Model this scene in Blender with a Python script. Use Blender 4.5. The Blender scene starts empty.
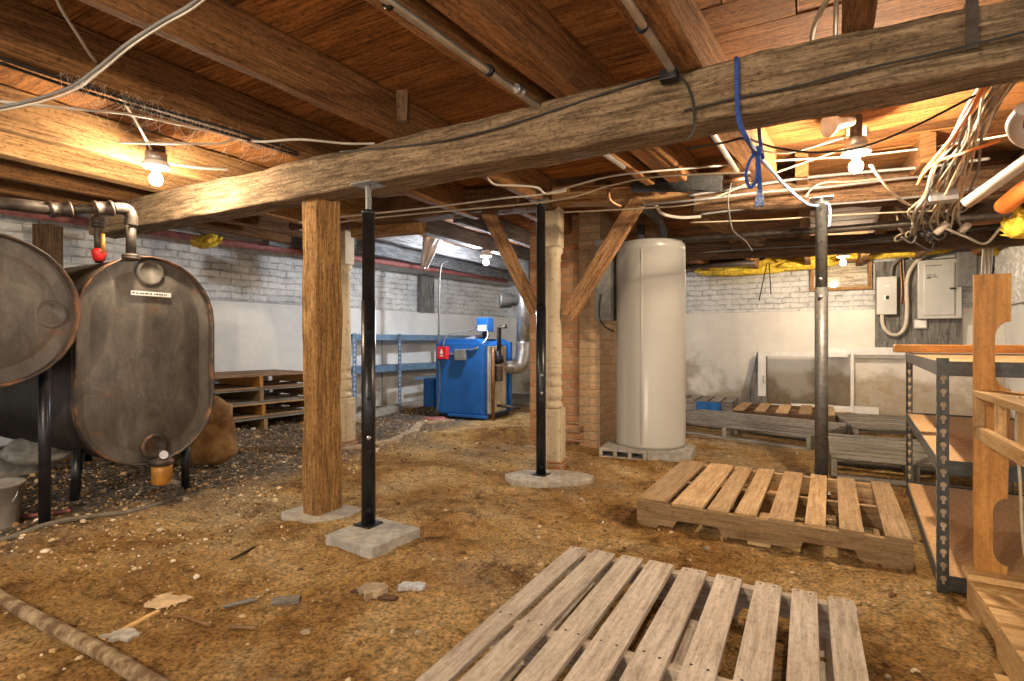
import bpy, bmesh, math, random
from math import sin, cos, pi, radians, sqrt, atan2
from mathutils import Vector, Matrix, noise

random.seed(11)
SC = bpy.context.scene
COL = SC.collection

# ------------------------------------------------------------------ camera, world, exposure
CAM_H, F = 0.95, 540.0
cam_data = bpy.data.cameras.new('camera')
cam_data.sensor_width = 36.0
cam_data.lens = F / 1024 * 36.0
cam_data.clip_start = 0.05
cam = bpy.data.objects.new('camera', cam_data)
cam.location = (0, 0, CAM_H)
cam.rotation_euler = (radians(90), 0, 0)
COL.objects.link(cam)
SC.camera = cam
world = bpy.data.worlds.new('world'); SC.world = world
world.use_nodes = True
bg = world.node_tree.nodes['Background']
bg.inputs[0].default_value = (1.0, 0.93, 0.84, 1)
bg.inputs[1].default_value = 1.15
SC.view_settings.view_transform = 'Standard'
SC.view_settings.look = 'None'
SC.view_settings.gamma = 1.0
SC.view_settings.use_curve_mapping = False
SC.view_settings.exposure = 0.52
WARM = (1.0, 0.80, 0.56)
COOL = (0.88, 0.94, 1.0)
LAMP_POWER = {'left': 50, 'right': 100, 'boiler': 90, 'window': 65, 'fill_left': 175, 'fill_right': 14}

# ------------------------------------------------------------------ axes and point helpers
TH = radians(29)                                   # the building is turned 29 degrees to the camera
U = Vector((cos(TH), -sin(TH), 0)); V = Vector((sin(TH), cos(TH), 0))
RZ = -TH
def P(px, py, Y):   return Vector(((px - 512) / F * Y, Y, CAM_H - (py - 340) / F * Y))
def G(px, py, z):   return P(px, py, (z - CAM_H) * F / (340 - py))
def sm(a, b, x):
    t = max(0, min(1, (x - a) / (b - a))); return t * t * (3 - 2 * t)
def gz(x, y):
    h = 0.10 * sm(-1.55, -2.2, x) * sm(1.9, 2.5, y)
    h += 0.016 * noise.noise((x * 1.3, y * 1.3, 0)) + 0.012 * noise.noise((x * 4, y * 4, 3)) + 0.007 * noise.noise((x * 13, y * 13, 7)) + 0.004 * noise.noise((x * 28, y * 28, 9))
    h += 0.05 * sm(.35, 0, abs(y - 5.6 - .3 * x)) * sm(-1.4, -.6, x) * sm(.9, .1, x)
    return h

# ------------------------------------------------------------------ materials
def new_mat(name):
    m = bpy.data.materials.new(name); m.use_nodes = True
    nt = m.node_tree; b = nt.nodes['Principled BSDF']
    return m, nt, b
def nd(nt, t, **kw):
    n = nt.nodes.new(t)
    for k, v in kw.items():
        if hasattr(n, k): setattr(n, k, v)
        else: n.inputs[k.replace('_', ' ')].default_value = v
    return n
def ramp(nt, fac, stops):
    r = nt.nodes.new('ShaderNodeValToRGB')
    e = r.color_ramp.elements
    while len(e) < len(stops): e.new(0.5)
    for i, (p, c) in enumerate(stops):
        e[i].position = p; e[i].color = (c[0], c[1], c[2], 1)
    nt.links.new(fac, r.inputs[0]); return r.outputs[0]
def mix(nt, fac, a, b, mode='MIX'):
    n = nt.nodes.new('ShaderNodeMix'); n.data_type = 'RGBA'; n.blend_type = mode
    for s, v in ((0, fac), (6, a), (7, b)):
        if hasattr(v, 'is_output'): nt.links.new(v, n.inputs[s])
        elif isinstance(v, (int, float)): n.inputs[s].default_value = v
        else: n.inputs[s].default_value = (v[0], v[1], v[2], 1)
    return n.outputs[2]
def math_(nt, op, a, b=0.5):
    n = nt.nodes.new('ShaderNodeMath'); n.operation = op
    for s, v in ((0, a), (1, b)):
        if hasattr(v, 'is_output'): nt.links.new(v, n.inputs[s])
        else: n.inputs[s].default_value = v
    return n.outputs[0]
def coords(nt, kind, scale=(1, 1, 1)):
    t = nt.nodes.new('ShaderNodeTexCoord'); mp = nt.nodes.new('ShaderNodeMapping')
    mp.inputs['Scale'].default_value = scale
    nt.links.new(t.outputs[kind], mp.inputs[0]); return mp.outputs[0]
def noise_(nt, vec, scale, detail=5, rough=0.6, dist=0.0):
    n = nt.nodes.new('ShaderNodeTexNoise')
    n.inputs['Scale'].default_value = scale; n.inputs['Detail'].default_value = detail
    n.inputs['Roughness'].default_value = rough; n.inputs['Distortion'].default_value = dist
    nt.links.new(vec, n.inputs['Vector']); return n.outputs[0]
def bump(nt, b, h, strength, dist=0.01):
    n = nt.nodes.new('ShaderNodeBump'); n.inputs['Strength'].default_value = strength; n.inputs['Distance'].default_value = dist
    nt.links.new(h, n.inputs['Height']); nt.links.new(n.outputs[0], b.inputs['Normal'])

def wood(name, dark, mid, light, rough=0.8, tonevar=0.5, grain=1.0, bumps=0.5, stain=None, spec=0.3, tex=1.0):
    m, nt, b = new_mat(name)
    a = nt.nodes.new('ShaderNodeAttribute'); a.attribute_name = 'tone'
    g = noise_(nt, coords(nt, 'UV', (5.0, 120 * grain, 1)), 1.0, 10, 0.75, 0.25)
    w = noise_(nt, coords(nt, 'UV', (2.2, 9, 1)), 1.6, 8, 0.72, 0.5)
    k = noise_(nt, coords(nt, 'UV', (60, 150, 1)), 1.0, 6, 0.8)
    s = math_(nt, 'ADD', math_(nt, 'MULTIPLY', g, 0.40), math_(nt, 'ADD', math_(nt, 'MULTIPLY', w, 0.32), math_(nt, 'MULTIPLY', k, 0.28)))
    c = ramp(nt, s, [(0.38, dark), (0.49, mid), (0.60, light)])
    t = ramp(nt, a.outputs['Fac'], [(0, (1 - tonevar,) * 3), (1, (1 + tonevar * .35,) * 3)])
    c = mix(nt, 1.0, c, t, 'MULTIPLY')
    c = mix(nt, tex, c, ramp(nt, noise_(nt, coords(nt, 'UV', (4, 90 * grain, 1)), 1.0, 3, .6), [(0.36, (.55, .52, .50)), (0.47, (.97, .97, .97)), (0.62, (1.2, 1.2, 1.2))]), 'MULTIPLY')
    c = mix(nt, tex, c, ramp(nt, noise_(nt, coords(nt, 'UV', (45, 70, 1)), 1.0, 3, .6), [(0.34, (.55, .52, .50)), (0.45, (1, 1, 1)), (0.68, (1.15, 1.15, 1.15))]), 'MULTIPLY')
    ck = noise_(nt, coords(nt, 'UV', (.9, 24 * grain, 1)), 1.0, 4, .55)
    ckf = ramp(nt, ck, [(0.478, (0, 0, 0)), (0.494, (1, 1, 1)), (0.506, (1, 1, 1)), (0.522, (0, 0, 0))])
    c = mix(nt, math_(nt, 'MULTIPLY', ckf, .55 * tex * min(1, rough) ** 2), c, tuple(x * .35 for x in dark))
    if stain:
        sn = noise_(nt, coords(nt, 'UV', (4, 11, 1)), 2.0, 8, 0.8)
        sf = ramp(nt, sn, [(0.52, (0, 0, 0)), (0.66, (1, 1, 1))])
        c = mix(nt, math_(nt, 'MULTIPLY', sf, 0.75), c, stain)
    nt.links.new(c, b.inputs['Base Color'])
    b.inputs['Roughness'].default_value = rough
    b.inputs['Specular IOR Level'].default_value = spec
    if bumps: bump(nt, b, s, min(1, bumps * 1.3), 0.012)
    return m
def plain(name, c, rough=0.5, metal=0.0, var=0.12, scale=9, bumps=0.0, spec=0.5, c2=None, lo=.42, hi=.66):
    m, nt, b = new_mat(name)
    n = noise_(nt, coords(nt, 'Object'), scale, 6, 0.65)
    d = c2 if c2 else tuple(x * (1 - var) for x in c)
    l = c if c2 else tuple(min(1, x * (1 + var)) for x in c)
    col = ramp(nt, n, [(lo, d), (hi, l)])
    nt.links.new(col, b.inputs['Base Color'])
    b.inputs['Roughness'].default_value = rough; b.inputs['Metallic'].default_value = metal
    b.inputs['Specular IOR Level'].default_value = spec
    if bumps: bump(nt, b, n, bumps, 0.01)
    return m
def emit(name, c, s):
    m, nt, b = new_mat(name)
    b.inputs['Base Color'].default_value = (*c, 1)
    b.inputs['Emission Color'].default_value = (*c, 1); b.inputs['Emission Strength'].default_value = s
    return m
def brick(name, c1, c2, mortar, paint=None, bumps=0.8, w=.215, h=.075, lower=None, ms=.009):
    m, nt, b = new_mat(name)
    uv = coords(nt, 'UV')
    n2 = nt.nodes.new('ShaderNodeTexNoise'); n2.inputs['Scale'].default_value = 5.0; n2.inputs['Detail'].default_value = 6
    nt.links.new(uv, n2.inputs['Vector'])
    off = nt.nodes.new('ShaderNodeVectorMath'); off.operation = 'MULTIPLY_ADD'
    nt.links.new(n2.outputs[1], off.inputs[0]); off.inputs[1].default_value = (.06, .05, 0)
    nt.links.new(uv, off.inputs[2])
    br = nt.nodes.new('ShaderNodeTexBrick')
    nt.links.new(off.outputs[0], br.inputs['Vector'])
    br.inputs['Scale'].default_value = 1.0; br.inputs['Brick Width'].default_value = w
    br.inputs['Row Height'].default_value = h; br.inputs['Mortar Size'].default_value = ms
    br.inputs['Mortar Smooth'].default_value = 0.6
    br.inputs['Color1'].default_value = (*c1, 1); br.inputs['Color2'].default_value = (*c2, 1); br.inputs['Mortar'].default_value = (*mortar, 1)
    big = noise_(nt, uv, 1.4, 6, 0.7)
    fine = noise_(nt, uv, 22, 5, 0.7)
    if paint:
        f = ramp(nt, noise_(nt, uv, 5, 6, 0.75), [(0.40, (0, 0, 0)), (0.54, (1, 1, 1))])
        f = math_(nt, 'MULTIPLY', math_(nt, 'SUBTRACT', 1.0, f), 0.92)
        c = mix(nt, f, paint, br.outputs['Color'])
    else:
        dust = ramp(nt, noise_(nt, uv, 4, 9, .8), [(0.42, (0, 0, 0)), (0.62, (1, 1, 1))])
        c = mix(nt, math_(nt, 'MULTIPLY', dust, .42), br.outputs['Color'], (.60, .45, .29))
    c = mix(nt, 1.0, c, ramp(nt, big, [(0.3, (.72, .72, .72)), (0.65, (1.08, 1.08, 1.08))]), 'MULTIPLY')
    c = mix(nt, .6, c, ramp(nt, fine, [(0.35, (.7, .7, .7)), (0.6, (1.05, 1.05, 1.05))]), 'MULTIPLY')
    if paint:
        sp = noise_(nt, uv, 9, 8, 0.8)
        c = mix(nt, ramp(nt, sp, [(0.33, (.8,) * 3), (0.39, (0, 0, 0))]), c, (.12, .11, .10))
    nt.links.new(c, b.inputs['Base Color']); b.inputs['Roughness'].default_value = 0.85
    b.inputs['Specular IOR Level'].default_value = 0.25
    hh = math_(nt, 'ADD', math_(nt, 'MULTIPLY', br.outputs['Fac'], -1.0), math_(nt, 'MULTIPLY', fine, 0.5))
    bump(nt, b, hh, bumps, 0.014)
    return m
def parged(name, paint, bare, stain, level):
    """painted cement: paint worn away to bare cement and brown damp near the floor"""
    m, nt, b = new_mat(name)
    uv = coords(nt, 'UV')
    sep = nt.nodes.new('ShaderNodeSeparateXYZ'); nt.links.new(uv, sep.inputs[0])
    n1 = noise_(nt, uv, 1.3, 5, 0.55, 0.2); n2 = noise_(nt, uv, 5, 8, 0.75)
    hgt = math_(nt, 'ADD', sep.outputs[1], math_(nt, 'MULTIPLY', math_(nt, 'SUBTRACT', n1, 0.5), 2.2))
    f = ramp(nt, hgt, [(level - .05, (1, 1, 1)), (level + .12, (0, 0, 0))])
    sf = ramp(nt, n2, [(0.40, (0, 0, 0)), (0.62, (1, 1, 1))])
    low = mix(nt, sf, bare, stain)
    p = mix(nt, 1.0, paint, ramp(nt, noise_(nt, uv, 1.1, 6, .7), [(0.3, (.8, .8, .82)), (0.6, (1.04, 1.03, 1.0))]), 'MULTIPLY')
    sp = noise_(nt, uv, 6, 8, 0.8)
    p = mix(nt, ramp(nt, sp, [(0.27, (.85,) * 3), (0.33, (0, 0, 0))]), p, (.16, .15, .14))
    c = mix(nt, f, p, low)
    nt.links.new(c, b.inputs['Base Color']); b.inputs['Roughness'].default_value = 0.85
    b.inputs['Specular IOR Level'].default_value = 0.25
    bump(nt, b, math_(nt, 'ADD', n2, math_(nt, 'MULTIPLY', f, -.5)), 0.5, 0.012)
    return m
def dirt_mat():
    m, nt, b = new_mat('dirt')
    o = coords(nt, 'Object')
    big = noise_(nt, o, 1.1, 8, 0.7, 0.6); mid = noise_(nt, o, 7, 8, 0.78); fine = noise_(nt, o, 62, 8, 0.9)
    c = ramp(nt, big, [(0.34, (.22, .112, .036)), (0.46, (.46, .262, .088)), (0.54, (.60, .395, .17)), (0.66, (.72, .545, .31))])
    grey = ramp(nt, noise_(nt, o, .8, 6, .65), [(0.50, (0, 0, 0)), (0.60, (1, 1, 1))])
    c = mix(nt, math_(nt, 'MULTIPLY', grey, .55), c, (.46, .37, .26))
    clod = noise_(nt, o, 16, 6, .7, .6)
    c = mix(nt, 1.0, c, ramp(nt, clod, [(0.34, (.50, .45, .40)), (0.45, (.95, .93, .90)), (0.60, (1.2, 1.18, 1.12))]), 'MULTIPLY')
    damp = ramp(nt, noise_(nt, o, 2.6, 7, .72, .8), [(0.34, (.42, .36, .32)), (0.44, (1, 1, 1))])
    c = mix(nt, 1.0, c, damp, 'MULTIPLY')
    c = mix(nt, 1.0, c, ramp(nt, noise_(nt, o, 75, 3, .6), [(0.34, (.50, .46, .43)), (0.47, (1, 1, 1)), (0.64, (1.45, 1.42, 1.35))]), 'MULTIPLY')
    # pale grit and small pebbles
    v = nt.nodes.new('ShaderNodeTexVoronoi'); v.inputs['Scale'].default_value = 60; nt.links.new(o, v.inputs['Vector'])
    peb = ramp(nt, v.outputs['Distance'], [(0.16, (1, 1, 1)), (0.26, (0, 0, 0))])
    sel = ramp(nt, noise_(nt, o, 30, 2, .5), [(0.54, (0, 0, 0)), (0.60, (1, 1, 1))])
    pf = math_(nt, 'MULTIPLY', math_(nt, 'MULTIPLY', peb, sel), 0.7)
    c = mix(nt, pf, c, (.66, .54, .37))
    # grey gravel below the tanks and along the left wall, pale trodden earth in the middle
    sx = nt.nodes.new('ShaderNodeSeparateXYZ'); nt.links.new(o, sx.inputs[0])
    line = math_(nt, 'SUBTRACT', math_(nt, 'MULTIPLY', sx.outputs[0], -1.0), math_(nt, 'MULTIPLY', sx.outputs[1], -0.42))
    line = math_(nt, 'ADD', line, math_(nt, 'MULTIPLY', math_(nt, 'SUBTRACT', mid, .5), .7))
    gf = ramp(nt, math_(nt, 'MULTIPLY', math_(nt, 'SUBTRACT', line, 2.95), 1.0), [(0.0, (0, 0, 0)), (0.35, (1, 1, 1))])
    v2 = nt.nodes.new('ShaderNodeTexVoronoi'); v2.inputs['Scale'].default_value = 34; nt.links.new(o, v2.inputs['Vector'])
    gc = mix(nt, 1.0, ramp(nt, v2.outputs['Color'], [(0.1, (.13, .115, .10)), (0.8, (.55, .50, .44))]), ramp(nt, v2.outputs['Distance'], [(0.1, (1, 1, 1)), (0.5, (.45, .43, .4))]), 'MULTIPLY')
    c = mix(nt, math_(nt, 'MULTIPLY', gf, 0.92), c, gc)
    nt.links.new(c, b.inputs['Base Color']); b.inputs['Roughness'].default_value = 0.95
    b.inputs['Specular IOR Level'].default_value = 0.15
    h = math_(nt, 'ADD', math_(nt, 'MULTIPLY', fine, 0.5), math_(nt, 'ADD', math_(nt, 'ADD', mid, clod), math_(nt, 'MULTIPLY', peb, .15)))
    bump(nt, b, h, 1.0, 0.06)
    return m
def tank_mat(name, base, rust_amt):
    m, nt, b = new_mat(name)
    o = coords(nt, 'Object')
    n1 = noise_(nt, o, 3.2, 7, 0.7, 1.0); n2 = noise_(nt, coords(nt, 'Object', (3, 5, 2.6)), 2.0, 9, 0.72, .5); n3 = noise_(nt, o, 60, 3, .6)
    c = ramp(nt, n2, [(0.32, tuple(x * .55 for x in base)), (0.5, base), (0.70, tuple(min(1, x * 1.7) for x in base))])
    f = ramp(nt, n1, [(rust_amt, (0, 0, 0)), (rust_amt + .10, (1, 1, 1))])
    c = mix(nt, math_(nt, 'MULTIPLY', f, .7), c, (.20, .085, .035))
    c = mix(nt, ramp(nt, n3, [(0.70, (0, 0, 0)), (0.76, (.6,) * 3)]), c, (.55, .5, .45))
    nt.links.new(c, b.inputs['Base Color']); b.inputs['Roughness'].default_value = 0.48
    b.inputs['Metallic'].default_value = 0.15
    bump(nt, b, n1, 0.15, 0.01)
    return m

M = {}
M['dirt'] = dirt_mat()
M['plank'] = wood('ceiling_board_wood', (.09, .034, .010), (.29, .115, .030), (.47, .21, .065), .8, .6, .7, .5)
M['joist'] = wood('joist_wood', (.10, .042, .014), (.26, .115, .036), (.40, .20, .075), .85, .5, .8, .5)
M['whitewash'] = wood('whitewashed_joist_wood', (.07, .07, .075), (.20, .20, .21), (.36, .37, .38), .85, .5, .7, .5)
M['joist_pale'] = wood('pale_joist_wood', (.17, .085, .033), (.36, .20, .08), (.50, .30, .14), .85, .3, .8, .5)
M['hewn'] = wood('hewn_beam_wood', (.06, .038, .020), (.20, .135, .076), (.35, .255, .16), .9, .2, .5, 1.0, (.09, .055, .028))
M['dark_beam'] = wood('dark_old_wood', (.045, .024, .012), (.115, .062, .03), (.20, .12, .065), .9, .4, .6, .8)
M['post'] = wood('timber_post_wood', (.085, .038, .012), (.31, .165, .055), (.50, .31, .125), .88, .25, .6, .9, (.07, .035, .014))
M['pallet'] = wood('pallet_wood', (.20, .11, .045), (.44, .28, .135), (.60, .43, .24), .8, .42, .7, .4, (.30, .20, .125), tex=.5)
M['pallet_grey'] = wood('weathered_pallet_wood', (.25, .19, .14), (.52, .44, .355), (.68, .61, .52), .85, .2, .6, .35, (.42, .345, .27), tex=.42)
M['pallet_old'] = wood('grey_old_pallet_wood', (.09, .075, .06), (.27, .245, .21), (.40, .37, .325), .9, .3, .8, .5, tex=.6)
M['pallet_brown'] = wood('brown_pallet_wood', (.12, .07, .04), (.25, .15, .085), (.42, .29, .19), .85, .6, .8, .4)
M['pine'] = wood('pine_wood', (.33, .17, .06), (.55, .33, .13), (.68, .46, .22), .6, .3, .6, .25, tex=.4)
M['orange_pine'] = wood('varnished_pine', (.28, .115, .025), (.46, .205, .045), (.58, .29, .08), .45, .2, .5, .2, tex=.4)
M['brace'] = wood('brace_wood', (.15, .07, .028), (.32, .165, .07), (.46, .27, .13), .85, .3, .6, .5)
M['ply'] = wood('grey_backboard', (.10, .095, .085), (.17, .165, .155), (.25, .24, .23), .85, .1, .3, .4)
M['chip'] = plain('particle_board', (.55, .33, .16), .8, 0, .2, 60, .2, .3)
M['white_brick'] = brick('white_painted_brick', (.70, .70, .69), (.60, .60, .60), (.40, .40, .40), (.78, .78, .77), .9)
M['red_brick'] = brick('worn_red_brick', (.42, .165, .075), (.52, .28, .14), (.50, .38, .25), None, .9)
M['pale_brick'] = brick('dusty_chimney_brick', (.50, .30, .16), (.58, .40, .24), (.55, .43, .29), None, .9)
M['parge_left'] = parged('painted_cement_left', (.76, .76, .75), (.40, .36, .31), (.30, .24, .18), .10)
M['parge_back'] = parged('painted_cement_back', (.78, .75, .70), (.50, .46, .39), (.42, .33, .21), .42)
M['rubble'] = plain('whitewashed_rubble', (.70, .69, .67), .95, 0, .3, 14, 1.0, .2)
M['concrete'] = plain('concrete', (.42, .385, .33), .92, 0, .22, 26, .5, .25)
M['pale_concrete'] = plain('pale_concrete', (.38, .36, .325), .92, 0, .22, 20, .4, .25)
M['black_steel'] = plain('black_painted_steel', (.016, .017, .020), .32, .3, .3, 30)
M['post_grey'] = plain('dull_grey_steel', (.17, .165, .155), .5, .6, .22, 40)
M['galv'] = plain('galvanised_steel', (.46, .46, .46), .36, .85, .22, 18)
M['conduit'] = plain('metal_conduit', (.55, .51, .45), .35, .8, .2, 14)
M['iron'] = plain('rusty_iron_pipe', (.075, .058, .046), .5, .4, .4, 20, .2)
M['crust'] = plain('crusted_pipe_rust', (.42, .32, .20), .9, 0, 0, 18, .6, .2, c2=(.14, .085, .045))
M['slotted'] = plain('dark_slotted_steel', (.075, .075, .07), .45, .5, .25, 30)
M['hose'] = plain('dusty_rubber_hose', (.15, .125, .095), .7, 0, .2, 30)
M['copper'] = plain('copper', (.36, .18, .09), .4, .8, .25, 22)
M['tank'] = tank_mat('oil_tank_shaded_steel', (.026, .022, .019), .62)  # body darker than the end plates: shade put into the colour
M['tank_head'] = tank_mat('oil_tank_end_steel', (.105, .094, .083), .575)
M['rust_rim'] = plain('rusty_rim', (.26, .12, .055), .55, .2, 0, 6, .2, c2=(.045, .036, .03), lo=.47, hi=.66)
M['heater'] = plain('cream_enamel', (.43, .415, .385), .26, 0, .025, 3)
M['heater_cap'] = plain('grey_foam_pipe', (.16, .155, .15), .8, 0, .2, 30)
M['foam'] = plain('black_foam', (.028, .028, .028), .95, 0, .4, 60, .6)
M['blue'] = plain('blue_enamel', (.012, .12, .42), .42, 0, .12, 5)
M['shelf_blue'] = plain('blue_grey_steel', (.16, .27, .42), .45, .3, .15, 12)
M['blue_paint'] = plain('blue_pallet_paint', (.02, .15, .45), .7, 0, .25, 12)
M['boiler_side'] = plain('scuffed_boiler_panel', (.66, .61, .51), .7, 0, 0, 5, .1, c2=(.40, .36, .29))
M['red'] = plain('red_plastic', (.62, .02, .02), .4, 0, .08)
M['pink'] = plain('faded_red_pipe', (.33, .11, .10), .6, 0, .3, 14)
M['white'] = plain('white_paint', (.80, .79, .76), .5, 0, .06, 12)
M['white_plastic'] = plain('white_cable_sheath', (.56, .51, .43), .5, 0, .1, 20)
M['cream_cable'] = plain('cream_cable_sheath', (.42, .34, .23), .6, 0, .15, 20)
M['grey_cable'] = plain('grey_cable_sheath', (.17, .16, .15), .55, 0, .15, 20)
M['black_cable'] = plain('black_cable_sheath', (.018, .017, .016), .6, 0, .2, 20)
M['orange_cable'] = plain('orange_cable_sheath', (.72, .20, .04), .55, 0, .1, 20)
M['rope'] = plain('blue_rope_fibre', (.03, .10, .40), .8, 0, 0, 120, .5, c2=(.02, .05, .22))
M['rope_white'] = plain('white_and_blue_rope_fibre', (.55, .62, .75), .8, 0, 0, 90, .5, c2=(.10, .2, .5))
M['panel'] = plain('grey_panel_paint', (.54, .535, .51), .42, .1, .04, 6)
M['panel_dark'] = plain('dark_grey_box_paint', (.22, .22, .21), .5, .1, .2, 14)
M['ink'] = plain('dark_ink', (.03, .03, .03), .8)
M['newel'] = plain('cracked_cream_paint', (.56, .46, .31), .7, 0, 0, 26, .4, c2=(.30, .22, .125), lo=.30, hi=.46)
M['yellow'] = plain('yellow_insulation', (.85, .56, .07), .95, 0, .35, 26, 1.0, .1)
M['amber'] = plain('amber_canister', (.50, .23, .04), .4, .2, .25, 12)
M['bucket'] = plain('grey_bucket_plastic', (.27, .25, .22), .6, 0, .2, 10)
M['stone'] = plain('stone', (.40, .31, .205), .9, 0, .3, 14, .5, .2)
M['boulder'] = plain('rust_stained_boulder', (.38, .235, .10), .9, 0, 0, 7, .8, .2, c2=(.17, .085, .03))
M['paper'] = plain('dirty_paper', (.60, .43, .25), .9, 0, .2, 14, .2)
M['clear_plastic'] = plain('crumpled_plastic', (.52, .52, .54), .25, 0, .25, 40, .8)
M['soffit'] = plain('grey_white_duct', (.50, .50, .49), .6, .2, .2, 6)
M['sheet'] = plain('white_plastic_sheet', (.78, .78, .77), .5, 0, .1, 12)
M['pvc'] = plain('white_pvc', (.38, .32, .27), .45, 0, .12, 9)
M['porcelain'] = plain('porcelain', (.82, .80, .74), .3, 0, .03)
M['cobweb'] = plain('dusty_cobweb', (.62, .52, .42), .9, 0, .1)
M['hole'] = plain('dark_hole', (.006, .006, .006), .9)
M['board_white'] = wood('pale_boarding', (.50, .42, .30), (.66, .58, .44), (.75, .68, .54), .7, .2, .5, .3)
gm, gnt, gb = new_mat('window_glass')
_tr = gnt.nodes.new('ShaderNodeBsdfTransparent'); _gl = gnt.nodes.new('ShaderNodeBsdfGlossy'); _gl.inputs['Roughness'].default_value = .05
_fr = gnt.nodes.new('ShaderNodeFresnel'); _fr.inputs['IOR'].default_value = 1.5; _mx = gnt.nodes.new('ShaderNodeMixShader')
gnt.links.new(_fr.outputs[0], _mx.inputs[0]); gnt.links.new(_tr.outputs[0], _mx.inputs[1]); gnt.links.new(_gl.outputs[0], _mx.inputs[2])
gnt.links.new(_mx.outputs[0], gnt.nodes['Material Output'].inputs['Surface'])
M['glass'] = gm

# ------------------------------------------------------------------ mesh builder
class MB:
    def __init__(s):
        s.bm = bmesh.new(); s.uv = s.bm.loops.layers.uv.new('UVMap'); s.tone = s.bm.faces.layers.float.new('tone')
    def _faces(s, vs, quads, tone, smooth=False):
        out = []
        for q in quads:
            try: f = s.bm.faces.new([vs[i] for i in q])
            except ValueError: continue
            f[s.tone] = tone; f.smooth = smooth; out.append(f)
        return out
    def box(s, c, size, rot=None, mode='long', tone=None, jit=0.0):
        """c centre, size full size, rot a 3x3 matrix; mode 'long' runs the grain along the longest side, 'wall' lays u level and v upright"""
        c = Vector(c); R = rot if rot is not None else Matrix.Identity(3)
        if isinstance(R, (int, float)): R = Matrix.Rotation(R, 3, 'Z')
        tone = random.random() if tone is None else tone
        off = (random.random() * 40, random.random() * 40) if mode == 'long' else (0, 0)
        h = [x / 2 for x in size]
        loc = [Vector((sx * h[0], sy * h[1], sz * h[2])) for sz in (-1, 1) for sy in (-1, 1) for sx in (-1, 1)]
        vs = [s.bm.verts.new(c + R @ (l + Vector((random.uniform(-jit, jit), random.uniform(-jit, jit), random.uniform(-jit, jit))))) for l in loc]
        quads = [(0, 2, 3, 1), (4, 5, 7, 6), (0, 1, 5, 4), (2, 6, 7, 3), (0, 4, 6, 2), (1, 3, 7, 5)]
        axes = [2, 2, 1, 1, 0, 0]
        la = max(range(3), key=lambda i: size[i])
        for q, ax in zip(quads, axes):
            f = s.bm.faces.new([vs[i] for i in q]); f[s.tone] = tone
            rem = [i for i in range(3) if i != ax]
            if mode == 'wall': ua, va = (rem[0], 2) if ax != 2 else (0, 1)
            else:
                ua = la if ax != la else max(rem, key=lambda i: size[i]); va = [i for i in rem if i != ua][0]
            for lp, vi in zip(f.loops, q):
                p = loc[vi]
                if mode == 'wall': lp[s.uv].uv = (c[ua] + p[ua], c[va] + p[va])
                else: lp[s.uv].uv = (p[ua] + off[0], p[va] + off[1] + ax * .37)
        return s
    def bar(s, a, b, w, h, up=(0, 0, 1), tone=None, jit=0.0):
        a, b = Vector(a), Vector(b); x = (b - a); L = x.length; x.normalize()
        y = Vector(up).cross(x)
        if y.length < 1e-4: y = Vector((0, 1, 0)).cross(x)
        y.normalize(); z = x.cross(y)
        return s.box((a + b) / 2, (L, w, h), Matrix((x, y, z)).transposed(), 'long', tone, jit)
    def loft(s, secs, closed=True, caps=True, tone=None, smooth=True, vscale=None, off=None):
        tone = random.random() if tone is None else tone
        off = (random.random() * 40, random.random() * 40) if off is None else off
        rings = [[s.bm.verts.new(p) for p in sec] for sec in secs]
        n = len(secs[0]); d = [0.0]
        for i in range(1, len(secs)):
            ca = sum((Vector(p) for p in secs[i - 1]), Vector()) / n; cb = sum((Vector(p) for p in secs[i]), Vector()) / n
            d.append(d[-1] + (cb - ca).length)
        per = [0.0]; big = max(secs, key=lambda q: sum((Vector(q[j]) - Vector(q[j - 1])).length for j in range(n)))
        for j in range(n): per.append(per[-1] + (Vector(big[(j + 1) % n]) - Vector(big[j])).length)
        for i in range(len(secs) - 1):
            for j in range(n if closed else n - 1):
                k = (j + 1) % n
                try: f = s.bm.faces.new((rings[i][j], rings[i][k], rings[i + 1][k], rings[i + 1][j]))
                except ValueError: continue
                f[s.tone] = tone; f.smooth = smooth
                for lp, (a, bb) in zip(f.loops, ((i, j), (i, j + 1), (i + 1, j + 1), (i + 1, j))):
                    lp[s.uv].uv = (d[a] + off[0], per[bb] + off[1])
        if caps and closed:
            for r, rev in ((rings[0], True), (rings[-1], False)):
                try: f = s.bm.faces.new(list(reversed(r)) if rev else r)
                except ValueError: continue
                f[s.tone] = tone
                for lp in f.loops: lp[s.uv].uv = (lp.vert.co.x * .3 + off[0], lp.vert.co.z * 2 + lp.vert.co.y + off[1])
        return s
    def tube(s, pts, r, seg=8, smooth=0, tone=None, caps=True):
        pts = [Vector(p) for p in pts]
        if smooth and len(pts) > 2:
            q = []
            for i in range(len(pts) - 1):
                p0 = pts[max(0, i - 1)]; p1 = pts[i]; p2 = pts[i + 1]; p3 = pts[min(len(pts) - 1, i + 2)]
                for k in range(smooth):
                    t = k / smooth
                    q.append(.5 * ((2 * p1) + (p2 - p0) * t + (2 * p0 - 5 * p1 + 4 * p2 - p3) * t * t + (3 * p1 - p0 - 3 * p2 + p3) * t ** 3))
            q.append(pts[-1]); pts = q
        rr = r if callable(r) else (lambda t: r)
        secs = []; nprev = None
        for i, p in enumerate(pts):
            t = (pts[min(i + 1, len(pts) - 1)] - pts[max(i - 1, 0)])
            if t.length < 1e-7: continue
            t.normalize()
            if nprev is None:
                nprev = t.orthogonal().normalized()
            nprev = (nprev - t * nprev.dot(t)).normalized()
            bn = t.cross(nprev); R = rr(i / max(1, len(pts) - 1))
            secs.append([p + (nprev * cos(2 * pi * k / seg) + bn * sin(2 * pi * k / seg)) * R for k in range(seg)])
        return s.loft(secs, True, caps, tone, True)
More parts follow.
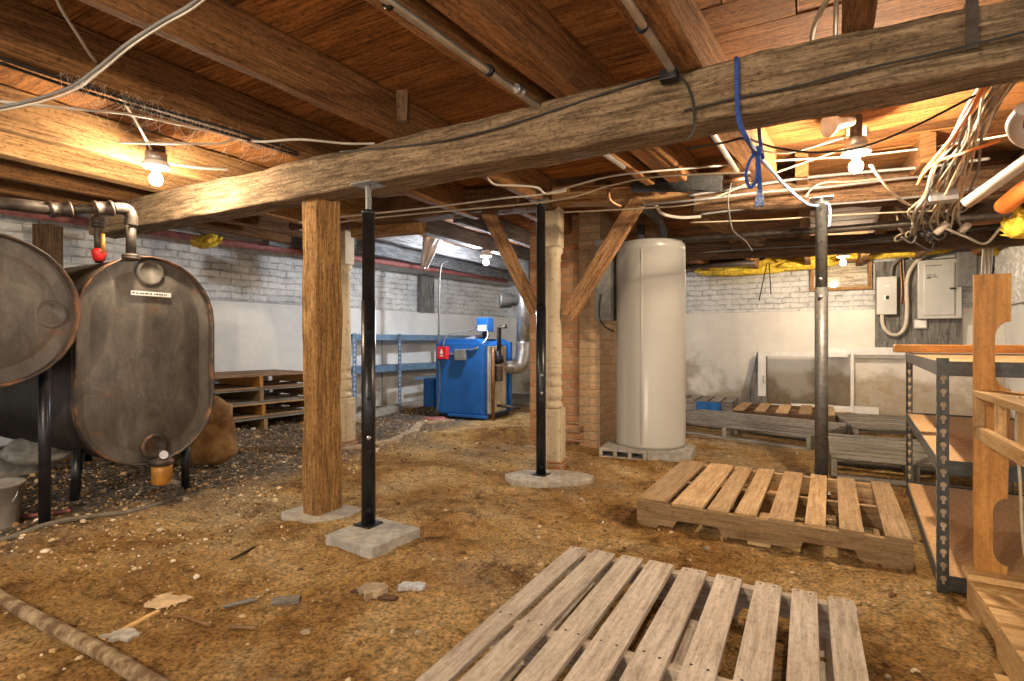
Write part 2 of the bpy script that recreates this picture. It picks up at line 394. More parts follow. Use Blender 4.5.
    def lathe(s, prof, c=(0, 0, 0), seg=24, axis=None, tone=None, caps=True):
        """prof: (radius, height) pairs, turned about z or about the given axis"""
        R = Matrix.Identity(3)
        if axis is not None: R = Vector((0, 0, 1)).rotation_difference(Vector(axis)).to_matrix()
        c = Vector(c); secs = []
        for r, h in prof: secs.append([c + R @ Vector((r * cos(2 * pi * k / seg), r * sin(2 * pi * k / seg), h)) for k in range(seg)])
        return s.loft(secs, True, caps, tone, True)
    def prism(s, poly, o, ax, ay, depth, tone=None):
        """polygon in the plane (ax, ay) at o, thickened by the vector depth"""
        o, ax, ay, dv = Vector(o), Vector(ax), Vector(ay), Vector(depth)
        tone = random.random() if tone is None else tone; off = random.random() * 30
        A = [s.bm.verts.new(o + ax * x + ay * y) for x, y in poly]; B = [s.bm.verts.new(v.co + dv) for v in A]
        n = len(A); sx = max(p[0] for p in poly) - min(p[0] for p in poly); sy = max(p[1] for p in poly) - min(p[1] for p in poly)
        fs = [s.bm.faces.new(A), s.bm.faces.new(list(reversed(B)))]
        for f in fs:
            for lp in f.loops:
                d = lp.vert.co - o; x, y = d.dot(ax), d.dot(ay)
                lp[s.uv].uv = (x + off, y) if sx >= sy else (y + off, x)
        for i in range(n):
            f = s.bm.faces.new((A[i], B[i], B[(i + 1) % n], A[(i + 1) % n])); fs.append(f)
            for lp, uv in zip(f.loops, ((0, 0), (0, dv.length), ((A[i].co - A[(i + 1) % n].co).length, dv.length), ((A[i].co - A[(i + 1) % n].co).length, 0))):
                lp[s.uv].uv = (uv[0] + off + i, uv[1])
        for f in fs: f[s.tone] = tone
        return s
    def timber(s, a, b, w, h, amp=0.006, step=0.12, up=(0, 0, 1), rnd=0.015, tone=None, sag=0.0, seed=0):
        """a rough sawn or hewn timber between two points, edges worn round"""
        a, b = Vector(a), Vector(b); x = (b - a); L = x.length; x.normalize()
        y = Vector(up).cross(x)
        if y.length < 1e-4: y = Vector((0, 1, 0)).cross(x)
        y.normalize(); z = x.cross(y); n = max(2, int(L / step)); secs = []
        base = []
        for cx, cy in ((1, 1), (-1, 1), (-1, -1), (1, -1)):
            A = atan2(cy, cx)
            for da in (-.6, 0, .6):
                base.append((cx * (w / 2 - rnd) + rnd * cos(A + da) * 1.2, cy * (h / 2 - rnd) + rnd * sin(A + da) * 1.2))
        full = []
        for i, q in enumerate(base):
            full.append(q)
            nx = base[(i + 1) % len(base)]
            if i % 3 == 2:
                for k in (1, 2): full.append((q[0] + (nx[0] - q[0]) * k / 3, q[1] + (nx[1] - q[1]) * k / 3))
        for i in range(n + 1):
            t = i / n; p = a + (b - a) * t - Vector((0, 0, sag * sin(pi * t))); ring = []
            for (cx, cy) in full:
                q = p + y * cx + z * cy
                d = noise.noise(q * 2.3 + Vector((seed, 0, 0))) * amp * 1.4 + noise.noise(q * 9 + Vector((seed, 5, 0))) * amp * .7
                rr = Vector((cx, cy)).normalized()
                ring.append(q + (y * rr[0] + z * rr[1]) * d)
            secs.append(ring)
        return s.loft(secs, True, True, tone, False)
    def build(s, name, mat, parent=None, bevel=0.0, loc=None):
        bmesh.ops.recalc_face_normals(s.bm, faces=s.bm.faces)
        me = bpy.data.meshes.new(name); s.bm.to_mesh(me); s.bm.free()
        me.materials.append(M[mat] if isinstance(mat, str) else mat)
        o = bpy.data.objects.new(name, me); COL.objects.link(o)
        if parent is not None: o.parent = parent
        if loc is not None: o.location = loc
        if bevel:
            md = o.modifiers.new('bevel', 'BEVEL'); md.width = bevel; md.segments = 2; md.limit_method = 'ANGLE'; md.angle_limit = radians(40)
        return o
def tag(o, label=None, cat=None, group=None, kind=None):
    if label: o['label'] = label
    if cat: o['category'] = cat
    if group: o['group'] = group
    if kind: o['kind'] = kind
    return o
def thing(name, label, cat, loc=(0, 0, 0), rz=0.0, group=None):
    o = bpy.data.objects.new(name, None); COL.objects.link(o); o.empty_display_size = .1
    o.location = loc; o.rotation_euler = (0, 0, rz)
    return tag(o, label, cat, group)
def centred(mb, name, mat, bevel=0.0):
    """single-mesh thing built in room coordinates: origin moved to its base"""
    cs = [v.co.copy() for v in mb.bm.verts]
    c = sum(cs, Vector()) / len(cs); c.z = min(v.z for v in cs)
    for v in mb.bm.verts: v.co -= c
    return mb.build(name, mat, None, bevel, c)
def place(mb, t):
    """move a mesh built in room coordinates into the frame of thing t"""
    mw = Matrix.Translation(t.location) @ Matrix.Rotation(t.rotation_euler.z, 4, 'Z')
    inv = mw.inverted()
    for v in mb.bm.verts: v.co = inv @ v.co
    return mb

# ------------------------------------------------------------------ floor
def floor():
    ys = []; y = -1.2
    while y < 10.4: ys.append(y); y += 0.016 + 0.006 * max(0, y)
    xs = [-7.2 + i * 0.024 for i in range(int(14.4 / .024))]
    nx = len(xs)
    verts = [(x, y, gz(x, y) + .011 * noise.noise((x * 9, y * 9, 21)) * sm(5, 3.5, y) + .007 * noise.noise((x * 24, y * 24, 33)) * sm(5, 3, y)) for y in ys for x in xs]
    faces = [(i * nx + k, i * nx + k + 1, (i + 1) * nx + k + 1, (i + 1) * nx + k) for i in range(len(ys) - 1) for k in range(nx - 1)]
    me = bpy.data.meshes.new('floor'); me.from_pydata(verts, [], faces); me.materials.append(M['dirt'])
    me.polygons.foreach_set('use_smooth', [True] * len(faces))
    o = bpy.data.objects.new('floor', me); COL.objects.link(o); tag(o, kind='structure')
floor()

# ------------------------------------------------------------------ walls (wall_back in its own frame: x along U, front towards -y)
WB = Vector((4.47, 7.2, 0))
def on_back(px, py, off=0.0):
    k = (px - 512) / F; o = WB - V * off
    t = (k * o.y - o.x) / (U.x - k * U.y); p = o + U * t
    return t, CAM_H - (py - 340) / F * p.y
TOP = 2.11
def wall_back():
    x0, za = on_back(810, 291); x1, zb = on_back(872, 257); zb = min(zb, 2.07)
    L, R = -5.9, 1.60
    mb = MB()
    for a, b, c, d in ((L, x0, 1.36, TOP), (x1, R, 1.36, TOP), (x0, x1, 1.36, za), (x0, x1, zb, TOP)):
        mb.box(((a + b) / 2, .17, (c + d) / 2), (b - a, .30, d - c), mode='wall')
    o = mb.build('wall_back', 'white_brick', None, 0, WB); o.rotation_euler.z = RZ; tag(o, kind='structure')
    mb = MB(); mb.box(((L + R) / 2, .155, .63), (R - L, .35, 1.46), mode='wall')
    p = mb.build('wall_back_footing', 'parge_back', None, .012, WB); p.rotation_euler.z = RZ; tag(p, kind='structure')
    # window in the back wall: boarding behind one pane, timber frame
    w = bpy.data.objects.new('window_1', None); COL.objects.link(w); w.location = WB; w.rotation_euler.z = RZ; tag(w, kind='structure')
    W = x1 - x0; H = zb - za; cx = (x0 + x1) / 2; cz = (za + zb) / 2
    fr = MB()
    for (c, s_) in (((cx, .03, za + .02), (W, .14, .04)), ((cx, .03, zb - .02), (W, .14, .04)), ((x0 + .022, .03, cz), (.044, .14, H - .08)), ((x1 - .022, .03, cz), (.044, .14, H - .08))):
        fr.box(c, s_)
    fr.build('window_frame', 'joist_pale', w, .003)
    bd = MB(); n = 5
    for i in range(n): bd.box((cx, .12, za + .04 + (i + .5) * (H - .08) / n), (W - .09, .02, (H - .08) / n - .006))
    bd.build('boarding', 'board_white', w)
    g = MB(); g.box((cx, .075, cz), (W - .088, .006, H - .08)); g.build('window_pane', 'glass', w)
wall_back()
# right wall: from the corner towards the camera, rubble upper part over smooth blocks
CR = WB + U * 1.60
def wall_right():
    o = MB(); o.box((-3.0, .17, .63), (6.0, .34, 1.46), mode='wall')
    w = o.build('wall_right', 'parge_left', None, .01, CR); w.rotation_euler.z = radians(90) + RZ - pi; w.rotation_euler.z = radians(90 - 29)
    # local x runs along V, so the wall lies from -6 to 0 and its thickness to the right (-y)
    w.scale = (1, -1, 1); tag(w, kind='structure')
    mb = MB(); n = 60
    secs = []
    for i in range(n + 1):
        x = -6.0 * i / n; ring = []
        for k in range(15):
            z = 1.36 + .75 * k / 14
            d = .05 * noise.noise((x * 3, z * 3, 1)) + .035 * noise.noise((x * 9, z * 9, 2))
            ring.append(CR + V * x - U * (.06 + .05 * sm(1.36, 1.6, z) + d) + Vector((0, 0, z)))
        ring += [CR + V * x + U * .3 + Vector((0, 0, TOP)), CR + V * x + U * .3 + Vector((0, 0, 1.36))]
        secs.append(ring)
    mb.loft(secs, smooth=False)
    tag(mb.build('wall_right_rubble', 'rubble'), kind='structure')
wall_right()
# left wall: brick above a cement ledge
LD = Vector((sin(radians(36)), cos(radians(36)), 0)); LN = Vector((-LD.y, LD.x, 0)); LO = Vector((-3.14, 5.71, 0))
LRZ = atan2(LD.y, LD.x)
def on_left(px, py, off=0.0):
    k = (px - 512) / F; o = LO - LN * off
    s_ = (k * o.y - o.x) / (LD.x - k * LD.y); p = o + LD * s_
    return s_, CAM_H - (py - 340) / F * p.y
def wall_left():
    a, b = -6.4, 5.4
    mb = MB(); mb.box(((a + b) / 2, .19, 1.74), (b - a, .30, .76), mode='wall')
    o = mb.build('wall_left', 'white_brick', None, 0, LO); o.rotation_euler.z = LRZ; tag(o, kind='structure')
    mb = MB(); mb.box(((a + b) / 2, .15, .64), (b - a, .36, 1.48), mode='wall')
    o = mb.build('wall_left_footing', 'parge_left', None, .02, LO); o.rotation_euler.z = LRZ; tag(o, kind='structure')
wall_left()

# ------------------------------------------------------------------ ceiling boards, joists
def uv(a, b, z=0): return U * a + V * b + Vector((0, 0, z))
def ceiling():
    mb = MB(); b = -1.6
    while b < 11.2:
        w = random.uniform(.15, .24); a = -9.5 + random.uniform(-1, 0)
        while a < 8.5:
            L = random.uniform(2.2, 4.4)
            mb.box(uv(a + L / 2, b + w / 2, TOP + .0125 + random.uniform(0, .006)), (L - .006, w - .007, .025), Matrix.Rotation(RZ, 3, 'Z'))
            a += L
        b += w
    tag(mb.build('ceiling', 'plank'), kind='structure')
    d = MB(); d.box(uv(-.5, 4.8, TOP + .06), (19, 13, .03), Matrix.Rotation(RZ, 3, 'Z'))
    tag(d.build('ceiling_upper_floor', 'dark_beam'), kind='structure')
ceiling()
def joist(a0, b0, a1, b1, w=.055, zb=1.91, mat='joist', seed=0, zt=None):
    mb = MB(); zt = zt or TOP - .003; zc = (zb + zt) / 2
    mb.timber(uv(a0, b0, zc), uv(a1, b1, zc), w, zt - zb, .005, .2, rnd=.008, seed=seed)
    tag(centred(mb, 'ceiling_joist', mat), kind='structure')
HB = 3.60                                         # where the front joists end, on the header beam
# positions along U at the camera line and at the main beam
for i, (a0, a1, w, mt) in enumerate(((-4.75, -4.62, .06, 'joist'), (-4.22, -4.18, .06, 'joist'), (-3.72, -3.68, .09, 'joist_pale'), (-3.25, -3.22, .06, 'joist_pale'), (-2.42, -2.36, .07, 'joist'),
                            (-1.86, -1.74, .055, 'joist'), (-1.24, -1.02, .055, 'joist'), (-1.08, -.86, .10, 'joist'), (-.64, -.42, .12, 'joist'), (.10, .13, .075, 'joist'), (.78, .80, .06, 'joist'), (1.42, 1.44, .06, 'joist'), (2.05, 2.05, .06, 'joist'), (2.7, 2.7, .06, 'joist'), (3.3, 3.3, .06, 'joist'))):
    d = (a1 - a0) / 2.0
    joist(a0 - d * .75, -1.5, a0 + d * HB if a0 < 0 or a0 > 2.5 else a1, HB if a0 < 0 or a0 > 2.5 else 2.12, w, 1.912, mt, i * 3)
for i in range(16):                               # joists behind the header beam
    a = -6.3 + i * .62 + random.uniform(-.05, .05)
    joist(a, 3.75, a + random.uniform(-.05, .05), 10.6, random.choice((.06, .07, .10)), 1.95 + random.uniform(-.01, .02), 'whitewash' if a < -2.6 else random.choice(('joist', 'joist', 'joist_pale', 'dark_beam')), i * 5 + 1)

# ------------------------------------------------------------------ main beam, header beams, posts
mb = MB()
pts = [uv(-4.55, 2.03, 1.818), uv(-2.3, 2.03, 1.814), uv(0, 2.07, 1.815), uv(3.3, 2.09, 1.822)]
mb.timber(uv(-4.6, 2.035, 1.815), uv(3.4, 2.085, 1.818), .18, .19, .012, .06, rnd=.012, sag=.004, tone=.7)
BEAM = centred(mb, 'main_beam', 'hewn')
tag(BEAM, 'long rough hewn timber beam crossing the whole room under the joists', 'beam')
mb = MB(); mb.timber((-1.9, 4.75, 2.0), (.3, 3.9, 2.0), .17, .18, .01, .1, seed=9)
tag(centred(mb, 'header_beam', 'dark_beam'), 'dark old beam over the black post beside the cream newel', 'beam')
mb = MB(); mb.timber((.05, 3.98, 1.985), (1.35, 3.70, 1.985), .13, .12, .006, .1, seed=10)
tag(centred(mb, 'header_beam', 'joist_pale'), 'pale timber header above the brick chimney and diagonal brace', 'beam')
mb = MB(); mb.timber((1.25, 3.74, 1.94), (4.6, 2.95, 1.90), .20, .20, .018, .1, rnd=.05, seed=4)
tag(centred(mb, 'header_beam', 'dark_beam'), 'dark round edged log beam carried by the grey steel post', 'beam')
mb = MB(); mb.timber((.6, 6.2, 1.90), (6.0, 4.3, 1.88), .18, .17, .014, .1, rnd=.04, seed=6)
tag(centred(mb, 'header_beam', 'dark_beam'), 'dark beam crossing behind the water heater under the rear joists', 'beam')

def timber_post():
    c = G(317, 518, 0) + (-U * .0575) + V * .085
    t = thing('timber_post', 'square rough timber post under the main beam beside the black jack post', 'post', (c.x, c.y, 0), RZ)
    mb = MB(); mb.timber((0, 0, -.01), (0, 0, 1.725), .17, .115, .008, .06, up=(1, 0, 0), rnd=.008, seed=2)
    mb.build('shaft', 'post', t)
    return c
cp = timber_post()
mb = MB(); mb.loft([[Vector((cp.x + cos(a) * .21 * (1 + .2 * noise.noise((cos(a), sin(a), 2))), cp.y - .03 + sin(a) * .15, z)) for a in [k * pi / 8 for k in range(16)]] for z in (-.03, .012)], smooth=False)
tag(centred(mb, 'footing_stone', 'concrete'), 'flat sandy stone under the foot of the square timber post', 'stone')

def holes(t, r, zs, ang, mat='hole', name='bolt_hole'):
    mb = MB(); d = Vector((cos(ang), sin(ang), 0))
    for z in zs: mb.lathe([(.011, r - .004), (.011, r + .0015)], (0, 0, z), 10, d)
    mb_ = mb
    # lathe along d starts from the axis
    return mb_.build(name, mat, t)
def bolt(t, z, ang, r):
    d = Vector((cos(ang), sin(ang), 0)); mb = MB()
    mb.lathe([(.012, r - .002), (.012, r + .006), (.009, r + .008), (.009, r + .014), (.004, r + .016)], (0, 0, z), 8, d)
    mb.build('bolt', 'galv', t)
def jack_post(loc, top, mat, label, split, r=.034, rot=-1.9, hz=(), bz=(), screw=.06):
    t = thing('steel_post', label, 'post', loc, 0)
    H = top - loc[2]
    lo = MB(); lo.lathe([(r, .008), (r, split)], seg=24); lo.build('lower_tube', mat, t)
    up = MB(); up.lathe([(r * .90, split - .02), (r * .90, H - screw - .02), (r * .97, H - screw - .02), (r * .97, H - screw)], seg=24); up.build('upper_tube', mat, t)
    s_ = MB(); zz = []
    n = 14
    for i in range(n * 2 + 1): zz.append((.012 if i % 2 else .0145, H - screw + i * (screw - .006) / (n * 2)))
    s_.lathe(zz, seg=14); s_.build('screw', 'galv' if mat != 'black_steel' else 'post_grey', t)
    pl = MB(); pl.box((0, 0, H - .003), (.13, .11, .006), RZ); pl.build('top_plate', 'galv', t, .001)
    bp = MB(); bp.box((0, 0, .004), (.10, .10, .008), RZ); bp.build('base_plate', mat, t, .001)
    if hz: holes(t, r, hz, rot)
    for z in bz: bolt(t, z, rot, r)
    return t
p1 = Vector((-.704, 2.648, .048))
jack_post(p1, 1.716, 'black_steel', 'black adjustable steel post on square concrete pad beside the timber post', 1.10, rot=-1.25, hz=(.08, .22, .36, .62, .78, .94), bz=(.43,), screw=.13)
mb = MB(); mb.box((-.655, 2.56, .019), (.31, .31, .058), RZ - .06)
tag(centred(mb, 'concrete_pad', 'pale_concrete', .006), 'square pale concrete paving pad under the nearest black steel post', 'pad')
p2 = G(541, 474, .035)
jack_post(p2, 1.905, 'black_steel', 'slim black steel post standing in front of the cream newel', 1.15, rot=-1.5, hz=(.06, .2, .34, .5), bz=(.56, .68), screw=.03)
mb = MB(); mb.loft([[Vector((p2.x + .05 + cos(a) * .30 * (1 + .25 * noise.noise((cos(a), sin(a), 6))), p2.y - .02 + sin(a) * .17, z)) for a in [k * pi / 8 + .2 for k in range(16)]] for z in (-.03, .036)], smooth=False)
tag(centred(mb, 'concrete_pad', 'concrete', .008), 'rough broken concrete footing under the slim black post and newel', 'pad')
jack_post((1.925, 3.36, 0), 1.835, 'post_grey', 'grey steel post behind the brown pallet with bolt holes near its top', 1.28, r=.037, rot=-2.2, hz=(1.36, 1.46, 1.56, 1.66, 1.76), bz=(1.22, 1.33), screw=.02)

# ------------------------------------------------------------------ chimney, newels, braces
def chimney():
    c = Vector((.18, 5.22, 0)); t = thing('brick_chimney', 'old orange brick chimney stack behind the cream newel', 'chimney', c, RZ)
    a = MB(); a.box((.26, .20, 1.05), (.54, .40, 2.14), mode='wall'); a.build('stack', 'red_brick', t, .006)
    b = MB(); b.box((.625, .19, 1.05), (.20, .50, 2.14), mode='wall'); b.build('pier', 'pale_brick', t, .006)
    k = MB()
    for z, o in ((.06, .03), (.14, .02), (.22, .01)): k.box((.45, .0, z), (.25, .10 + o, .075), mode='wall')
    k.build('footing', 'red_brick', t, .006)
chimney()
c = P(606, 325, 4.72)
t = thing('flue_box', 'grey weathered metal box on the chimney beside the water heater', 'box', (c.x, c.y, 1.05), RZ)
mb = MB(); mb.box((0, 0, .42), (.17, .12, .70)); mb.build('box', 'panel_dark', t, .005)
mb = MB(); mb.box((0, -.064, .42), (.13, .008, .60)); mb.build('lid', 'panel_dark', t, .003)
mb = MB(); mb.tube([(-.02, -.075, .30), (-.03, -.09, .12), (.02, -.09, .02), (.10, -.08, -.02)], .008, 8, 6); mb.build('cord', 'black_cable', t)

def newel(loc, label, s=1.0):
    t = thing('newel_post', label, 'post', loc, RZ + .12)
    mb = MB(); mb.box((0, 0, .035), (.17, .17, .07), mode='wall'); mb.build('brick_base', 'red_brick', t, .004)
    b = MB(); b.box((0, 0, .26), (.145, .145, .38))
    for sx, sy in ((0, -1), (0, 1), (1, 0), (-1, 0)):
        w = (.085, .012, .30) if sx == 0 else (.012, .085, .30)
        b.box((sx * .074, sy * .074, .26), w)
    b.build('block', 'newel', t, .004)
    pr = [(.055, .36), (.066, .365), (.070, .385), (.060, .405), (.048, .415), (.062, .425), (.068, .46), (.068, .49), (.058, .515), (.060, .525), (.066, .53), (.066, .56),
          (.060, .565), (.060, .61), (.066, .615), (.062, .64), (.060, .66), (.064, .665), (.064, .675), (.060, .68), (.064, .685), (.064, .70), (.060, .71), (.064, .72),
          (.062, .80), (.056, 1.30), (.053, 1.53), (.058, 1.535), (.06, 1.55), (.054, 1.555), (.056, 1.58), (.070, 1.60), (.072, 1.635), (.058, 1.64)]
    pr = [(r_, z_ + .09 * sm(1.3, .8, z_)) for r_, z_ in pr]
    l = MB(); l.lathe(pr, seg=28); l.build('turned_shaft', 'newel', t)
    k = MB(); k.box((0, 0, 1.785), (.125, .125, .29)); k.build('top_block', 'newel', t, .004)
n1 = G(554, 470, .0)
newel((n1.x, n1.y + .06, 0.0), 'cream painted turned newel standing before the brick chimney')
n2 = G(344, 446, .0)
newel((n2.x, n2.y, -.01), 'cream painted turned newel half hidden behind the square timber post')

def brace(a, b, label, w=.05, h=.12):
    mb = MB(); mb.timber(a, b, w, h, .003, .12, rnd=.006, seed=a[0])
    tag(centred(mb, 'diagonal_brace', 'brace'), label, 'brace')
brace(P(568, 316, 3.96), P(639, 199, 3.72), 'brown diagonal timber brace rising from the newel toward the water heater', .05, .11)
brace(P(536, 312, 4.15), P(488, 212, 4.15), 'brown diagonal timber brace rising left from the black post above the boiler', .05, .10)

# ------------------------------------------------------------------ oil tanks
def obround(w, h, n=14):
    """outline, w wide, h high, ends rounded"""
    r = min(w, h) / 2; pts = []
    if h >= w:
        for k in range(n + 1): a = pi * k / n; pts.append((r * cos(a), h / 2 - r + r * sin(a)))
        for k in range(n + 1): a = pi + pi * k / n; pts.append((r * cos(a), -(h / 2 - r) + r * sin(a)))
    else:
        for k in range(n + 1): a = -pi / 2 + pi * k / n; pts.append((w / 2 - r + r * cos(a), r * sin(a)))
        for k in range(n + 1): a = pi / 2 + pi * k / n; pts.append((-(w / 2 - r) + r * cos(a), r * sin(a)))
    return pts
def ring(w, h, x, zc): return [Vector((x, y, z + zc)) for y, z in obround(w, h)]
def oil_tank(loc, w, h, zc, label, legs, length=1.5):
    t = thing('oil_tank', label, 'tank', loc, RZ)
    b = MB(); b.loft([ring(w - .012, h - .012, -length, zc), ring(w, h, -length + .02, zc), ring(w, h, -.045, zc)], caps=True); b.build('body', 'tank', t)
    r = MB(); r.loft([ring(w + .004, h + .004, -.05, zc), ring(w + .022, h + .022, -.045, zc), ring(w + .026, h + .026, -.004, zc), ring(w + .02, h + .02, .004, zc), ring(w + .004, h + .004, .002, zc), ring(w - .004, h - .004, -.03, zc)], caps=False)
    r.build('rim', 'rust_rim', t)
    e = MB(); secs = []
    for k, (i, d) in enumerate(((0.0, -.028), (.03, -.040), (.07, -.040), (.13, -.028), (.22, -.018), (.40, -.012), (.66, -.008))):
        secs.append(ring(w - i if w - i > .02 else .02, max(h - i, .02), d, zc))
    e.loft(secs, caps=True); e.build('end_plate', 'tank_head', t)
    for (x, y, z0, tilt) in legs:
        l = MB(); l.tube([(x, y, z0), (x + tilt, y + tilt * .2, gzl(t, x, y))], .023, 14); l.build('leg', 'black_steel', t)
    return t
def gzl(t, x, y):
    p = Matrix.Rotation(RZ, 4, 'Z') @ Vector((x, y, 0)) + t.location
    return gz(p.x, p.y) - t.location.z - .03
T2 = Vector((-2.14, 2.66, 0)) + V * .3425
tk2 = oil_tank((T2.x, T2.y, .05), .685, 1.12, .79, 'tall dark steel oil tank with white label strip behind the square timber post', ((-.22, -.25, .33, -.03), (-.12, .25, .33, 0), (-1.3, -.25, .33, 0), (-1.3, .25, .33, 0)))
k = MB(); k.lathe([(.075, -.020), (.070, -.010), (.058, -.008), (.05, -.016), (.0, -.018)], (0, 0, 1.272), 24, (1, 0, 0)); k.build('knockout', 'tank_head', tk2)
k = MB(); k.lathe([(.07, -.02), (.07, -.006), (.055, .0), (.05, -.006), (.0, -.008)], (0, .02, .315), 24, (1, 0, 0)); k.build('knockout', 'rust_rim', tk2)
k = MB(); k.box((-.004, .0, 1.155), (.004, .205, .024)); lab = k.build('label_strip', 'white', tk2)
k = MB(); yy = -.09
while yy < .085:
    w = random.choice((.006, .010, .012)); k.box((-.0015, yy, 1.155 + random.uniform(-.001, .001)), (.001, w, .007)); yy += w + random.choice((.003, .003, .007))
k.build('print', 'ink', lab)
k = MB(); k.lathe([(.035, 1.33), (.035, 1.372), (.028, 1.372)], (-.22, .05, 0), 16); k.build('bung', 'rust_rim', tk2)
T1 = Vector((-2.055, 2.56, 0)) - V * .56
tk1 = oil_tank((T1.x, T1.y, .05), 1.12, .645, 1.03, 'wide dark steel oil tank lying on its side at the edge of the room', ((-.08, .46, .85, .0), (-.06, -.4, .75, 0), (-1.3, .3, .75, 0), (-1.3, -.4, .75, 0)))
k = MB(); k.lathe([(.065, -.012), (.062, -.002), (.052, .002), (.045, -.008), (.0, -.010)], (-.012, .46, 1.02), 24, (1, 0, 0)); k.build('knockout', 'tank_head', tk1)

# oil lines above the tanks
t = thing('oil_vent_pipe', 'brown iron vent pipe with elbow rising from the tall oil tank', 'pipe', P(131, 257, 2.86))
def pip(t, name, pts, r, mat, seg=14, sm_=0):
    m_ = MB(); m_.tube(pts, r, seg, sm_); return place(m_, t).build(name, mat, t)
def fit(t, name, c, d, r, l, mat):
    m_ = MB(); d = Vector(d).normalized(); m_.lathe([(r * .9, -l / 2), (r, -l / 2 + .006), (r, -l / 2 + .016), (r * .86, -l / 2 + .018), (r * .86, l / 2 - .018), (r, l / 2 - .016), (r, l / 2 - .006), (r * .9, l / 2)], c, 16, d)
    return place(m_, t).build(name, mat, t)
A = P(131, 259, 2.87); B = P(131, 216, 2.87); C = P(112, 208, 2.78); D = P(60, 209, 2.62)
pip(t, 'riser', [A, B - Vector((0, 0, .02))], .024, 'iron')
pip(t, 'elbow', [B - Vector((0, 0, .05)), B + Vector((0, 0, .0)), B + Vector((-.012, -.008, .03)), (B + C) / 2 + Vector((0, 0, .02)), C], .031, 'iron', 14, 5)
pip(t, 'run', [C, P(98, 208, 2.74), D], .024, 'iron')
fit(t, 'union', P(103, 208, 2.75), C - D, .040, .085, 'iron')
fit(t, 'coupling', P(96, 208, 2.73), C - D, .034, .03, 'copper')
fit(t, 'coupling', D, C - D, .040, .09, 'iron')
pip(t, 'run', [D, P(-60, 196, 2.35)], .030, 'iron')
fit(t, 'flange', A + Vector((0, 0, .012)), (0, 0, 1), .042, .03, 'iron')
t = thing('oil_fill_pipe', 'short iron fill pipe with red valve on the tall oil tank', 'pipe', P(99, 262, 2.86))
pip(t, 'riser', [P(99, 262, 2.86), P(98, 224, 2.80)], .019, 'iron')
fit(t, 'cap', P(98, 222, 2.80), (0, 0, 1), .032, .05, 'iron')
m_ = MB(); m_.lathe([(.018, -.035), (.026, -.032), (.028, -.015), (.034, .0), (.034, .018), (.02, .032)], P(99, 254, 2.84), 16); place(m_, t).build('valve', 'red', t)
m_ = MB(); m_.lathe([(.009, -.05), (.009, .05)], P(103, 243, 2.80), 10); place(m_, t).build('gauge', 'amber', t)
t = thing('oil_filter', 'small amber oil filter canister hanging under the tall oil tank', 'filter', P(162, 484, 2.98))
c = P(162, 484, 2.98)
m_ = MB(); m_.lathe([(.03, .0), (.05, .012), (.052, .10), (.046, .11)], c, 20); place(m_, t).build('canister', 'amber', t)
m_ = MB(); m_.lathe([(.056, .11), (.058, .135), (.03, .145), (.018, .15), (.018, .19)], c, 20); place(m_, t).build('head', 'rust_rim', t)
m_ = MB(); m_.lathe([(.022, -.02), (.022, .0)], c + Vector((.03, -.03, .17)), 12, (.5, -.8, .2)); place(m_, t).build('valve_handle', 'galv', t)
def cable(name, pts, r, mat, label, cat='cable', group=None, seg=8, sm_=8):
    m_ = MB(); m_.tube(pts, r, seg, sm_); return tag(centred(m_, name, mat), label, cat, group)
def onground(px, py, lift=.012):
    p = G(px, py, 0.0)
    for _ in range(4):
        p = G(px, py, gz(p.x, p.y))
    p.z += lift; return p
cable('oil_hose', [P(170, 480, 2.98), P(178, 484, 3.0), onground(176, 496), onground(158, 506), onground(128, 514), onground(90, 519), onground(50, 526), onground(10, 540), onground(-40, 556)], .013, 'hose', 'grey oil hose trailing across the dirt from the amber filter', 'hose')
cable('steel_rod', [onground(18, 519), onground(70, 513)], .010, 'pink', 'short reddish rod on the dirt beside the grey bucket', 'rod', None, 8, 0)

def bucket():
    c = onground(-4, 527, 0); t = thing('bucket', 'grey plastic bucket with wire handle beside the oil tanks', 'bucket', c)
    m_ = MB(); m_.lathe([(.075, 0), (.078, .004), (.098, .19), (.104, .19), (.104, .205), (.096, .205), (.092, .185), (.072, .012), (.0, .010)], seg=28); m_.build('pail', 'bucket', t)
    h = MB(); h.tube([(.10 * cos(a) + .0, .10 * sin(a) * .3 - .06 * abs(sin(a)), .165 - .09 * sin(a)) for a in [pi * k / 14 for k in range(15)]], .003, 6); h.build('handle', 'galv', t)
bucket()
def rock(name, c, s, mat, label, seed, cat='stone', group=None, sub=3, squash=1.0, rough=.12):
    bm = bmesh.new(); bmesh.ops.create_icosphere(bm, subdivisions=sub, radius=1)
    for v in bm.verts:
        n = v.co.normalized(); d = 1 + .30 * noise.noise(n * 1.3 + Vector((seed, 0, 0))) + rough * noise.noise(n * 3.4 + Vector((0, seed, 0))) + rough * .6 * noise.noise(n * 8 + Vector((seed, seed, 0)))
        q = Vector([abs(x) ** squash * (1 if x > 0 else -1) for x in n])
        v.co = Vector((q.x * s[0], q.y * s[1], q.z * s[2] + s[2] * .8)) * d
    me = bpy.data.meshes.new(name); bm.to_mesh(me); bm.free(); me.materials.append(M[mat])
    for p in me.polygons: p.use_smooth = sub > 2
    o = bpy.data.objects.new(name, me); COL.objects.link(o); o.location = c; o.rotation_euler.z = seed * 2.1
    return tag(o, label, cat, group)
p = onground(210, 458, -.02)
rock('boulder', P(209, 458, 3.75) * 1.0, (.17, .17, .22), 'boulder', 'large rusty brown boulder behind the tall oil tank', 3.3, squash=.7)

